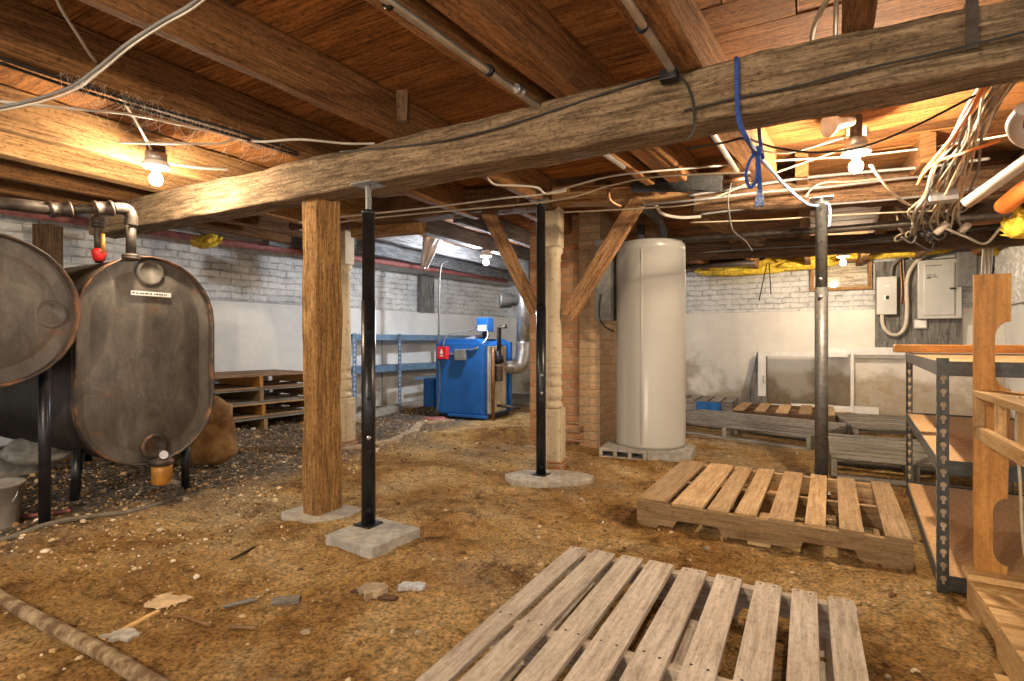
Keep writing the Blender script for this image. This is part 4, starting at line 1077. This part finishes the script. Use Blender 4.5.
# ------------------------------------------------------------------ ceiling lamps
def lamp(c, label, col, power, top=None, r=.032):
    """c = centre of the bulb, lampholder above"""
    c = Vector(c); t = thing('ceiling_lamp', label, 'lamp', c)
    k = MB(); k.lathe([(.018, .028), (.020, .05), (.026, .055), (.062, .062), (.068, .070), (.064, .085), (.045, .10), (.0, .102)], seg=28, caps=False); k.build('lampholder', 'porcelain', t)
    top = top or TOP - .02
    bx = MB(); bx.lathe([(.05, .098), (.052, .102), (.052, .135), (.048, .14), (.0, .141)], seg=16); bx.build('ceiling_box', 'galv', t)
    if c.z + .14 < top - .01:
        bx = MB(); bx.box((0, 0, (top - c.z + .135) / 2), (.05, .07, top - c.z - .135), RZ); bx.build('mounting_block', 'dark_beam', t)
    A = 4 * pi * r * r
    b = MB(); b.lathe([(.001, -r * 1.02), (r * .5, -r * .88), (r * .86, -r * .5), (r, 0), (r * .9, r * .42), (r * .66, r * .75), (.017, .030)], seg=16)
    b.build('bulb', emit('bulb_glow', col, power / (A * pi)), t)
lamp(P(156, 179, 2.85), 'bare bulb in a white lampholder in front of the beam near the oil tanks', WARM, LAMP_POWER['left'], 1.98)
lamp(P(856, 166, 2.75), 'bare bulb in a white lampholder behind the beam near the blue rope', WARM, LAMP_POWER['right'])
lamp(P(486, 262, 6.0), 'bare bulb hanging over the blue boiler', COOL, LAMP_POWER['boiler'])
lamp(P(843, 262, 6.1), 'bare bulb in front of the boarded basement window', WARM, LAMP_POWER['window'])
lamp((-1.5, -.75, 1.80), 'added fill bulb over the open floor behind the viewpoint beyond the oil tanks', WARM, LAMP_POWER['fill_left'])  # unseen bulb added as front fill for the room
lamp((1.25, -.55, 1.80), 'added fill bulb over the open floor behind the viewpoint beyond the pallets', WARM, LAMP_POWER['fill_right'])  # second unseen bulb, added as weak fill from the right

# ------------------------------------------------------------------ pipes, conduits and cables under the ceiling
t = thing('conduit_pipe', 'silver conduit clipped under the double joists at the middle of the ceiling', 'conduit', G(387, 0, 1.9))
a, b = G(380, -6, 1.895), G(548, 113, 1.895); pip(t, 'tube', [a - (b - a) * .4, a, b, b + (b - a) * .9], .0135, 'conduit')
fit(t, 'coupling', G(519, 90, 1.895), b - a, .019, .05, 'galv')
fit(t, 'clip', G(489, 70, 1.897), b - a, .020, .02, 'black_steel'); fit(t, 'clip', G(389, 2, 1.897), b - a, .020, .02, 'black_steel')
t = thing('conduit_pipe', 'silver conduit running along the orange joist beside the blue rope', 'conduit', G(627, 0, 1.9))
a, b = G(624, -5, 1.895), G(676, 76, 1.895); pip(t, 'tube', [a - (b - a) * .6, a, b, b + (b - a) * 2.4], .0135, 'conduit')
fit(t, 'clip', G(642, 26, 1.897), b - a, .020, .02, 'black_steel')
fit(t, 'clip', P(757, 193, 3.35), b - a, .020, .02, 'black_steel') if False else None
cable('iron_pipe', [P(560, 248, 5.2), P(690, 239, 4.4), P(850, 228, 3.85), P(1010, 214, 3.4), P(1100, 206, 3.2)], .026, 'iron', 'long rusty iron pipe below the ceiling behind the grey post', 'pipe', None, 12, 0)
cable('iron_pipe', [P(600, 272, 6.9), P(755, 262, 6.2)], .03, 'iron', 'dark iron pipe along the back wall beside the water heater top', 'pipe', None, 12, 0)
cable('iron_pipe', [P(860, 238, 4.6), P(1040, 222, 3.9)], .02, 'iron', 'thin iron pipe crossing above the electrical panels', 'pipe', None, 12, 0)
m_ = MB(); m_.tube([P(634, 184, 3.42), P(722, 183, 3.2)], .048, 16); tag(centred(m_, 'foam_sleeve', 'foam'), 'black foam pipe sleeve under the ceiling above the brace', 'pipe sleeve')
cable('copper_pipe', [P(570, 189, 3.55), P(610, 188, 3.5), P(640, 185, 3.42)], .014, 'copper', 'copper pipe entering the end of the black foam sleeve', 'pipe', None, 10, 0)
cable('copper_pipe', [P(722, 181, 3.2), P(745, 178, 3.15)], .014, 'copper', 'copper pipe leaving the black foam sleeve toward the blue rope', 'pipe', None, 10, 0)
cable('copper_pipe', [P(609, 186, 3.5), P(609, 198, 3.5), P(614, 203, 3.52), P(621, 206, 3.55)], .013, 'copper', 'short bent copper pipe dropping above the brick chimney', 'pipe', None, 10, 4)
cable('drain_pipe', [P(966, 203, 2.5), P(995, 183, 2.38), P(1024, 162, 2.25), P(1060, 137, 2.1)], .026, 'pvc', 'thick whitish pipe slanting through the cable tangle', 'pipe', None, 14, 0)
cable('drain_pipe', [P(1024, 108, 1.75), P(1016, 118, 1.8), P(1014, 128, 1.85), P(1020, 138, 1.9), P(1034, 144, 1.9)], .022, 'pvc', 'bent white pipe end hanging below the main beam', 'pipe', None, 14, 5)
cable('orange_hose', [P(1004, 206, 2.9), P(1015, 197, 2.8), P(1030, 186, 2.7), P(1060, 170, 2.6)], .045, 'orange_cable', 'fat orange hose end beside the yellow insulation tuft', 'hose', None, 16, 4)
cable('pipe_stub', [P(936, 233, 3.2), P(948, 222, 3.15)], .02, 'pvc', 'short white pipe stub pointing down above the breaker panel', 'pipe', None, 12, 0)
cable('pipe_stub', [P(961, 231, 3.2), P(968, 224, 3.15)], .02, 'pvc', 'shorter white pipe stub nearer the orange hose', 'pipe', None, 12, 0)

cable('electrical_cable', [P(50, -30, 1.75), P(58, 2, 1.8), P(80, 38, 1.9), P(86, 48, 1.95), P(98, 65, 2.05), P(112, 88, 2.3), P(128, 108, 2.45), P(140, 128, 2.6), P(153, 152, 2.83)], .0055, 'white_plastic', 'white cable dropping from the ceiling to the bulb near the oil tanks')
cable('electrical_cable', [P(230, -30, 1.55), P(194, 2, 1.55), P(160, 22, 1.55), P(128, 43, 1.55), P(100, 66, 1.58), P(72, 86, 1.62), P(35, 99, 1.65), P(0, 107, 1.65), P(-40, 116, 1.65)], .0055, 'grey_cable', 'twisted grey cable sweeping across the upper corner of the ceiling')
cable('electrical_cable', [P(235, -28, 1.555), P(197, 5, 1.555), P(163, 25, 1.555), P(131, 46, 1.555), P(102, 70, 1.585), P(74, 90, 1.625), P(35, 103, 1.655), P(0, 110, 1.655), P(-40, 119, 1.655)], .003, 'white_plastic', 'white wire running beside the twisted grey cable')
cable('electrical_cable', [P(-30, 98, 2.1), P(20, 103, 2.1), P(70, 108, 2.2), P(125, 113, 2.35), P(175, 123, 2.55), P(230, 136, 2.65), P(262, 148, 2.7)], .006, 'white_plastic', 'white cable strung under the dusty joist toward the beam')
cable('electrical_cable', [P(120, 142, 2.7), P(170, 143, 2.6), P(218, 143, 2.6), P(236, 138, 2.6), P(262, 141, 2.55), P(300, 139, 2.5), P(345, 143, 2.62), P(375, 143, 2.64)], .006, 'white_plastic', 'white cable looping from the left bulb onto the beam')
cable('electrical_cable', [P(170, 163, 2.85), P(200, 167, 2.85), P(228, 169, 2.86)], .007, 'white_plastic', 'short white cable from the left lampholder to the beam face')
for i, (dy, lb) in enumerate(((0, 'black cable stapled under the dark joist above the left bulb'), (5, 'second black cable just below it under the same dark joist'))):
    cable('electrical_cable', [G(-10, 54 + dy, 1.90), G(60, 78 + dy, 1.90), G(150, 106 + dy, 1.90), G(240, 132 + dy, 1.90), G(298, 152 + dy * .6, 1.90)], .006, 'black_cable', lb)
def beam_face(px, py, off=.012):
    """point just in front of the main beam's near face"""
    k = (px - 512) / F; o = uv(0, 1.965 - off); t_ = (k * o.y - o.x) / (U.x - k * U.y); p = o + U * t_
    return Vector((p.x, p.y, CAM_H - (py - 340) / F * p.y))
cable('beam_wire', [beam_face(x, y) for x, y in ((340, 151), (400, 146), (440, 141), (500, 127), (560, 108), (620, 88), (672, 74), (690, 92), (694, 125), (686, 140))], .0042, 'black_cable', 'black wire along the near face of the main beam')
cable('beam_wire', [beam_face(x, y) for x, y in ((684, 110), (740, 97), (800, 85), (870, 67), (940, 52), (1030, 30))], .004, 'black_cable', 'thin black wire across the dark end of the main beam')
m_ = MB(); m_.box(beam_face(669, 76, .03), (.06, .05, .035), RZ); tag(centred(m_, 'junction_box', 'black_steel', .004), 'small black junction box at the top edge of the beam', 'box')
m_ = MB(); a = beam_face(972, -6, .012); b = beam_face(972, 48, .012); m_.bar(a, b, .028, .004, V); tag(centred(m_, 'strap', 'iron'), 'perforated brown metal strap hanging on the beam face', 'strap')
def beam_back(px, py, n=2.19):
    k = (px - 512) / F; o = uv(0, n); t_ = (k * o.y - o.x) / (U.x - k * U.y); p = o + U * t_
    return Vector((p.x, p.y, CAM_H - (py - 340) / F * p.y))
# blue rope tied over the beam
t = thing('blue_rope', 'blue rope knotted over the main beam and tied to the grey post', 'rope', beam_face(737, 62))
pip(t, 'drop', [beam_face(736, 58, -.05), beam_face(737, 62, .014), beam_face(737, 90, .016), beam_face(739, 120, .016), beam_face(747, 138, .01), P(756, 152, 2.0)], .008, 'rope', 10, 5)
pip(t, 'tie', [P(756, 152, 2.0), P(768, 166, 2.3), P(785, 185, 2.7), P(805, 202, 3.2), P(816, 205, 3.34), P(828, 203, 3.32), P(830, 215, 3.3), P(829, 226, 3.3)], .008, 'rope_white', 10, 6)
pip(t, 'loop', [P(758, 150, 2.0), P(750, 160, 2.0), P(746, 175, 2.0), P(750, 187, 2.0), P(756, 180, 2.0), P(757, 165, 2.0), P(757, 152, 2.0)], .006, 'rope', 8, 6)
pip(t, 'tail', [P(757, 150, 2.0), P(759, 170, 2.0), P(760, 195, 2.0), P(759, 204, 2.0)], .008, 'rope', 8, 5)
pip(t, 'tassel', [P(760, 190, 2.0), P(759, 206, 2.0)], lambda f: .009 + .010 * f, 'rope_white', 10)
m_ = MB(); m_.lathe([(.006, -.02), (.017, -.012), (.020, 0), (.016, .013), (.006, .02)], P(757, 151, 2.0), 12); place(m_, t).build('knot', 'rope', t)
pip(t, 'strand', [P(763, 158, 2.0), P(760, 140, 2.02), P(759, 128, 2.06)], .007, 'rope', 8, 4)

# runs behind the beam
G1 = 'cable runs behind the main beam'
runs = [
    ([P(300, 222, 3.4), P(345, 216, 3.3), P(430, 207, 3.2), P(500, 198, 3.1), P(545, 193, 3.1), P(600, 178, 3.0), P(640, 172, 2.9), P(700, 167, 3.0), P(780, 160, 3.2), P(850, 156, 3.25), P(930, 147, 3.05), P(1010, 134, 2.7)], .007, 'white_plastic', 'white cable sagging behind the beam past the right bulb'),
    ([P(300, 230, 3.45), P(345, 221, 3.35), P(430, 212, 3.25), P(520, 204, 3.2), P(570, 197, 3.15), P(610, 185, 3.1), P(660, 176, 3.0), P(750, 172, 2.9)], .007, 'cream_cable', 'cream cable below the sagging white one behind the beam'),
    ([P(487, 177, 2.9), P(495, 184, 2.95), P(515, 185, 3.0), P(537, 187, 3.05), P(546, 193, 3.1), P(566, 190, 3.1)], .008, 'white_plastic', 'short looped white cable under the pale joist behind the beam'),
    ([P(690, 195, 3.4), P(740, 187, 3.4), P(800, 178, 3.35), P(860, 172, 3.3), P(930, 166, 3.1), P(990, 158, 2.9)], .012, 'grey_cable', 'thick grey cable crossing behind the right bulb'),
    ([P(640, 205, 3.3), P(700, 199, 3.2), P(760, 192, 3.3), P(830, 186, 3.3), P(900, 178, 3.25), P(940, 175, 3.2)], .010, 'grey_cable', 'lower grey cable above the top of the grey post'),
    ([P(560, 212, 3.6), P(640, 208, 3.4), P(690, 204, 3.3), P(720, 195, 3.3), P(760, 178, 3.3), P(845, 148, 3.2)], .007, 'cream_cable', 'cream cable rising from the brace toward the right bulb'),
    ([P(686, 148, 2.25), P(725, 142, 2.25), P(745, 138, 2.2), P(775, 147, 2.35), P(815, 152, 2.4), P(860, 147, 2.4), P(910, 128, 2.25), P(975, 95, 2.0)], .006, 'black_cable', 'black cable hanging in a curve behind the beam'),
    ([P(870, 165, 2.75), P(885, 185, 2.9), P(900, 198, 3.0), P(912, 205, 3.1), P(925, 206, 3.1)], .006, 'white_plastic', 'white cable dropping from the right bulb to the tangle'),
    ([P(872, 165, 2.75), P(890, 190, 2.9), P(905, 203, 3.0), P(925, 207, 3.1)], .006, 'cream_cable', 'cream cable beside the white drop from the right bulb'),
    ([P(760, 150, 2.6), P(790, 152, 2.65), P(840, 138, 2.7), P(850, 136, 2.75)], .006, 'cream_cable', 'cream cable from the blue rope to the right lampholder'),
    ([P(806, 196, 3.1), P(812, 188, 3.2), P(825, 182, 3.25), P(850, 181, 3.3), P(880, 178, 3.3)], .006, 'cream_cable', 'short cream cable bowed above the grey post'),
    ([P(655, 203, 3.4), P(662, 213, 3.5), P(680, 217, 3.6), P(700, 216, 3.7)], .014, 'pvc', 'whitish pipe bend beside the brace above the water heater'),
    ([P(731, 183, 3.2), P(728, 198, 3.2), P(729, 212, 3.3), P(733, 230, 3.5), P(745, 240, 3.8), P(752, 250, 4.2)], .006, 'grey_cable', 'grey wire dangling over the pale joist end'),
    ([P(700, 214, 3.7), P(760, 207, 3.6), P(840, 203, 3.45), P(920, 196, 3.3), P(1000, 184, 3.1)], .009, 'grey_cable', 'dusty grey cable along the log beam above the grey post'),
    ([P(690, 222, 3.9), P(770, 219, 3.7), P(850, 214, 3.55), P(940, 210, 3.4)], .007, 'cream_cable', 'dusty cream cable sagging under the log beam near the tangle'),
    ([P(700, 252, 4.7), P(780, 247, 4.4), P(860, 243, 4.2), P(930, 236, 4.0)], .008, 'grey_cable', 'grey cable under the rear beam below the iron pipe'),
    ([P(745, 243, 4.3), P(800, 240, 4.2), P(880, 240, 4.0), P(960, 233, 3.8), P(1010, 224, 3.7)], .006, 'black_cable', 'thin black cable slung below the long iron pipe'),
]
for pts, r, mt, lb in runs: cable('electrical_cable', pts, r * .8, mt, lb, 'cable', G1)
# tangle of cables running from the beam down to the panels
G2 = 'tangled cables above the electrical panels'
random.seed(5)
mats = ['cream_cable', 'white_plastic', 'grey_cable', 'cream_cable', 'grey_cable', 'cream_cable']
for i in range(17):
    sx = 980 + i * 2.5 + random.uniform(-3, 3); ex = 912 + (i * 5 % 17) * 3.0 + random.uniform(-3, 3)
    w = [random.uniform(-5, 5) for _ in range(5)]; y0 = 84 - i * .6; dp = random.uniform(-.06, .06)
    path = [(sx + 10, y0 - 20, 1.88), (sx, y0, 1.98)]
    for k, f in enumerate((.22, .45, .68, .88, 1.0)):
        path.append((sx + (ex - sx) * f ** .8 + w[k], y0 + (208 - y0) * f + w[(k + 2) % 5] * .6, 1.98 + f * 1.1 + dp))
    path += [(ex - 5 + w[1], 218 + w[0], 3.4), (ex - 2 + w[2], 230 + w[3], 3.8)]
    cable('electrical_cable', [P(*q) for q in path], random.uniform(.0045, .0075), mats[i % 6], 'pale cable in the dense tangle hanging from beam to panels', 'cable', G2, 7, 7)
for i in range(16):
    x = 903 + random.uniform(0, 42); y = 224 + random.uniform(-12, 14); pts = []
    for k in range(9):
        pts.append(P(x + 10 * sin(k * .9 + i) + random.uniform(-3, 3), y + 11 * cos(k * .8 + i * 2) + random.uniform(-3, 3), 3.7 + .05 * k + random.uniform(-.05, .05)))
    cable('electrical_cable', pts, .007, mats[(i + 1) % 6] if i % 3 else 'grey_cable', 'coiled cable in the knot of wires above the switch box', 'cable', 'knot of wires above the switch box', 7, 5)
cable('electrical_cable', [P(985, 86, 1.95), P(975, 102, 2.0), P(965, 118, 2.1), P(950, 140, 2.3), P(935, 158, 2.5), P(925, 170, 2.7), P(918, 184, 2.8)], .009, 'orange_cable', 'bright orange cable at the edge of the hanging tangle')
cable('electrical_cable', [P(1000, 140, 2.2), P(965, 152, 2.3), P(940, 160, 2.5), P(925, 172, 2.6), P(918, 184, 2.7)], .007, 'orange_cable', 'second orange cable curving into the same tangle lower down')
cable('electrical_cable', [P(905, 232, 3.9), P(935, 226, 3.7), P(965, 236, 3.6), P(985, 243, 3.5), P(1000, 228, 3.4), P(1012, 216, 3.3)], .008, 'white_plastic', 'white cable looping over the dark box to the orange hose')
for i, x in enumerate((984, 988, 992)):
    cable('electrical_cable', [P(x, 248, 5.0), P(x - 1, 262, 5.2), P(x - 2, 278, 5.3), P(x - 3 + i, 300, 5.3)], .012, 'white_plastic', 'white cable dropping from the yellow tuft beside the corner', 'cable', 'white cables beside the room corner', 8, 5)
t = thing('junction_box', 'galvanised junction box inside the cable tangle', 'box', P(942, 200, 2.95), RZ)
m_ = MB(); m_.box((0, 0, .02), (.13, .10, .06)); m_.build('case', 'galv', t, .005)
m_ = MB(); m_.box((0, 0, .053), (.11, .08, .006)); m_.build('lid', 'galv', t, .002)
cable('joist_cable', [G(812, 48, 1.935), G(813, 30, 1.93), G(820, 12, 1.925), G(832, -8, 1.92)], .008, 'cream_cable', 'cream cable rising beside the short joist above the beam')
for i, (x, lb) in enumerate(((835, 'white cable on the near side of the short joist above the beam'), (866, 'white cable on the far side of the short joist above the beam'))):
    cable('joist_cable', [G(x, 42 - i * 6, 1.935), G(x + 1, 10, 1.93), G(x + 2, -30, 1.93)], .007, 'white_plastic', lb)
# hanging lamp hood and white fitting behind the beam
t = thing('reflector_lamp', 'unlit silver reflector lamp tucked behind the main beam', 'lamp', P(832, 128, 2.6))
m_ = MB(); m_.lathe([(.02, -.07), (.03, -.03), (.055, .01), (.058, .02), (.05, .016), (.0, .0)], P(832, 124, 2.6), 20, (-1, -.12, -.15)); place(m_, t).build('shade', 'porcelain', t)
m_ = MB(); m_.lathe([(.022, 0), (.022, .06)], P(842, 122, 2.62), 14, (1, .2, .2)); place(m_, t).build('socket', 'porcelain', t)
m_ = MB(); a = P(856, 127, 2.98); m_.box(a + Vector((0, 0, -.02)), (.095, .09, .12), RZ); tag(centred(m_, 'white_block', 'newel', .004), 'cream painted wood block above the right bulb', 'block')
# short timbers
def stick(a, b, w, h, mat, name, label, cat='timber'):
    m_ = MB(); m_.timber(a, b, w, h, .004, .1, rnd=.006, seed=a[0]); tag(centred(m_, name, mat), label, cat)
stick(P(700, 212, 3.9), P(760, 240, 4.9), .10, .10, 'joist_pale', 'timber_offcut', 'pale sawn timber end below the ceiling beside the water heater')
stick(P(355, 232, 4.6), P(423, 226, 4.4), .12, .10, 'joist_pale', 'timber_offcut', 'pale timber block under the ceiling behind the black post')
stick(P(403, 92, 2.35), P(403, 122, 2.35), .05, .05, 'dark_beam', 'timber_offcut', 'dark upright block between two joists above the beam')
stick(P(48, 300, 4.4), P(48, 225, 4.4), .14, .14, 'dark_beam', 'timber_post', 'dark timber post behind the oil tanks', 'post')
m_ = MB()
for a, b in ((P(767, 262, 6.0), P(759, 300, 6.0)), (P(769, 262, 6.0), P(771, 294, 6.0))): m_.tube([a, b], .006, 6)
tag(centred(m_, 'hanging_wire', 'iron'), 'two thin stiff wires hanging before the white back wall', 'wire')

# ------------------------------------------------------------------ loose things on the dirt
cable('floor_pipe', [onground(-30, 586, .012), onground(0, 601, .014), onground(40, 624, .014), onground(90, 650, .014), onground(150, 686, .014), onground(200, 716, .014)], .022, 'crust', 'rusty crusted pipe lying on the dirt in the near corner', 'pipe', None, 12, 4)
def sliver(px0, py0, px1, py1, w, mat, label, th=.008):
    a, b = onground(px0, py0, .006), onground(px1, py1, .006); m_ = MB(); m_.bar(a, b, w * .7, th * .6, jit=.003); tag(centred(m_, 'wood_scrap', mat), label, 'wood scrap')
sliver(103, 641, 158, 613, .022, 'pine', 'pale narrow wood sliver in front of the torn paper scrap')
sliver(174, 615, 210, 627, .016, 'brace', 'brown wood sliver beside the torn paper scrap')
sliver(224, 608, 256, 600, .03, 'pallet_old', 'grey flat wood scrap in the open dirt beyond the paper')
sliver(232, 560, 254, 548, .03, 'dark_beam', 'dark bark chip in the open dirt before the timber post')
sliver(230, 628, 256, 628, .012, 'pallet_brown', 'thin short stick lying below the grey flat scrap')
sliver(0, 540, 40, 533, .05, 'pallet', 'tan wood strip beside the oil hose')
sliver(272, 602, 300, 600, .07, 'pallet_old', 'broken grey plank piece before the square timber post', .015)
sliver(352, 592, 396, 600, .04, 'dark_beam', 'dark rotten wood piece beside the pale flat stone')
def flake(px, py, w, d, mat, label, name, cat, seed, th=.003):
    c = onground(px, py, .002); m_ = MB(); n = 22
    secs = []
    for z in (0, th): secs.append([c + Vector((w * cos(2 * pi * k / n) * (1 + 1.0 * noise.noise((cos(2 * pi * k / n) * 2.2, sin(2 * pi * k / n) * 2.2, seed))), d * sin(2 * pi * k / n) * (1 + 1.0 * noise.noise((sin(2 * pi * k / n) * 2.2, cos(2 * pi * k / n) * 2.2, seed + 4))), z + .008 * noise.noise((k, seed, 0)))) for k in range(n)])
    m_.loft(secs, smooth=False); tag(centred(m_, name, mat), label, cat)
flake(168, 600, .065, .06, 'paper', 'torn tan paper scrap on the open dirt', 'paper_scrap', 'paper', 3)
flake(373, 594, .05, .045, 'stone', 'pale flat diamond shaped stone near the nearest pallet', 'stone', 'stone', 8, .025)
flake(414, 588, .05, .025, 'clear_plastic', 'crumpled clear plastic scrap beside the pale flat stone', 'plastic_scrap', 'plastic', 5, .015)
flake(122, 637, .05, .03, 'concrete', 'flat grey stone flake behind the crusted floor pipe', 'stone', 'stone', 12, .01)
big = [(306, 632, .022, 'pale round stone on the dirt in front of the broken plank'), (419, 632, .020, 'rounded whitish stone beside the nearest pallet'), (707, 548, .022, 'tan round stone between the two nearest pallets'), (672, 548, .012, 'small white stone left of the tan round one between the pallets'),
       (186, 500, .03, 'pale stone at the gravel edge under the oil filter'), (256, 478, .03, 'pale stone on the trodden dirt before the pallet stack'), (448, 452, .03, 'lone white stone on the dirt before the boiler'), (580, 474, .035, 'white stone beside the slim black post footing'), (888, 676, .014, 'small pale stone at the corner of the nearest pallet')]
for i, (x, y, r, lb) in enumerate(big): rock('stone', onground(x, y, -.006), (r * .8, r * .65, r * .4), 'stone', lb, i * 1.7 + .4)
random.seed(21)
# loose gravel, beyond counting
def gravel():
    verts, faces, tones = [], [], []
    for n in range(26000):
        if n < 17000: x, y = random.uniform(-3.6, 2.9), 1.0 + 5.4 * random.random() ** 1.6
        else: y = random.uniform(2.2, 7.5); x = -random.uniform(1.3, 3.2) + .18 * (y - 3)
        if n >= 17000 and noise.noise((x * 2, y * 2, 4)) < -.25: continue
        if (LN.dot(Vector((x, y, 0)) - LO)) > -.1: continue
        q = random.random(); r = random.uniform(.002, .0055) if q < .93 else random.uniform(.006, .014)
        if n >= 17000: r *= 1.6
        elif noise.noise((x * 1.6, y * 1.6, 8)) < -.1 and q < .8: continue
        z = gz(x, y); seg = 5; a0 = random.random() * 6; h = r * random.uniform(.5, .95); el = random.uniform(.6, 1.3); b0 = len(verts)
        for rr, zz in ((r * .9, -.002), (r, h * .4), (r * .5, h)):
            for k in range(seg):
                g = random.uniform(.8, 1.15); verts.append((x + rr * g * el * cos(a0 + 2 * pi * k / seg), y + rr * g * sin(a0 + 2 * pi * k / seg), z + zz))
        t = random.random()
        for lv in (0, 1):
            for k in range(seg):
                faces.append((b0 + lv * seg + k, b0 + lv * seg + (k + 1) % seg, b0 + lv * seg + seg + (k + 1) % seg, b0 + lv * seg + seg + k)); tones.append(t)
        faces.append(tuple(b0 + 2 * seg + k for k in range(seg))); tones.append(t)
    me = bpy.data.meshes.new('gravel'); me.from_pydata(verts, [], faces)
    at = me.attributes.new('tone', 'FLOAT', 'FACE'); at.data.foreach_set('value', tones); me.materials.append(gravel_m)
    o = bpy.data.objects.new('gravel', me); COL.objects.link(o); tag(o, 'loose pale gravel and grit scattered over the dirt floor', 'gravel', None, 'stuff')
gm2, nt, b = new_mat('gravel_stone')
at = nt.nodes.new('ShaderNodeAttribute'); at.attribute_name = 'tone'
nt.links.new(ramp(nt, at.outputs['Fac'], [(0, (.10, .05, .018)), (.35, (.26, .14, .05)), (.7, (.50, .33, .15)), (.92, (.62, .50, .34)), (1, (.75, .68, .56))]), b.inputs['Base Color']); b.inputs['Roughness'].default_value = .95
gravel_m = gm2
gravel()
# dusty cobweb strands between the dark joist and the left bulb
m_ = MB(); random.seed(8)
for i in range(150):
    a = G(random.uniform(40, 280), 60, 1.905); f = random.random()
    p = G(60 + f * 230, 72 + f * 76 + random.uniform(-4, 4), 1.905); q = p + Vector((random.uniform(-.25, .0), random.uniform(.05, .30), random.uniform(-.06, .07)))
    mid = (p + q) / 2 - Vector((0, 0, random.uniform(.005, .03)))
    m_.tube([p, mid, q], .0005, 3, 4)
tag(m_.build('cobweb', 'cobweb'), 'dusty cobweb strands under the dark joist above the left bulb', 'cobweb', None, 'stuff')
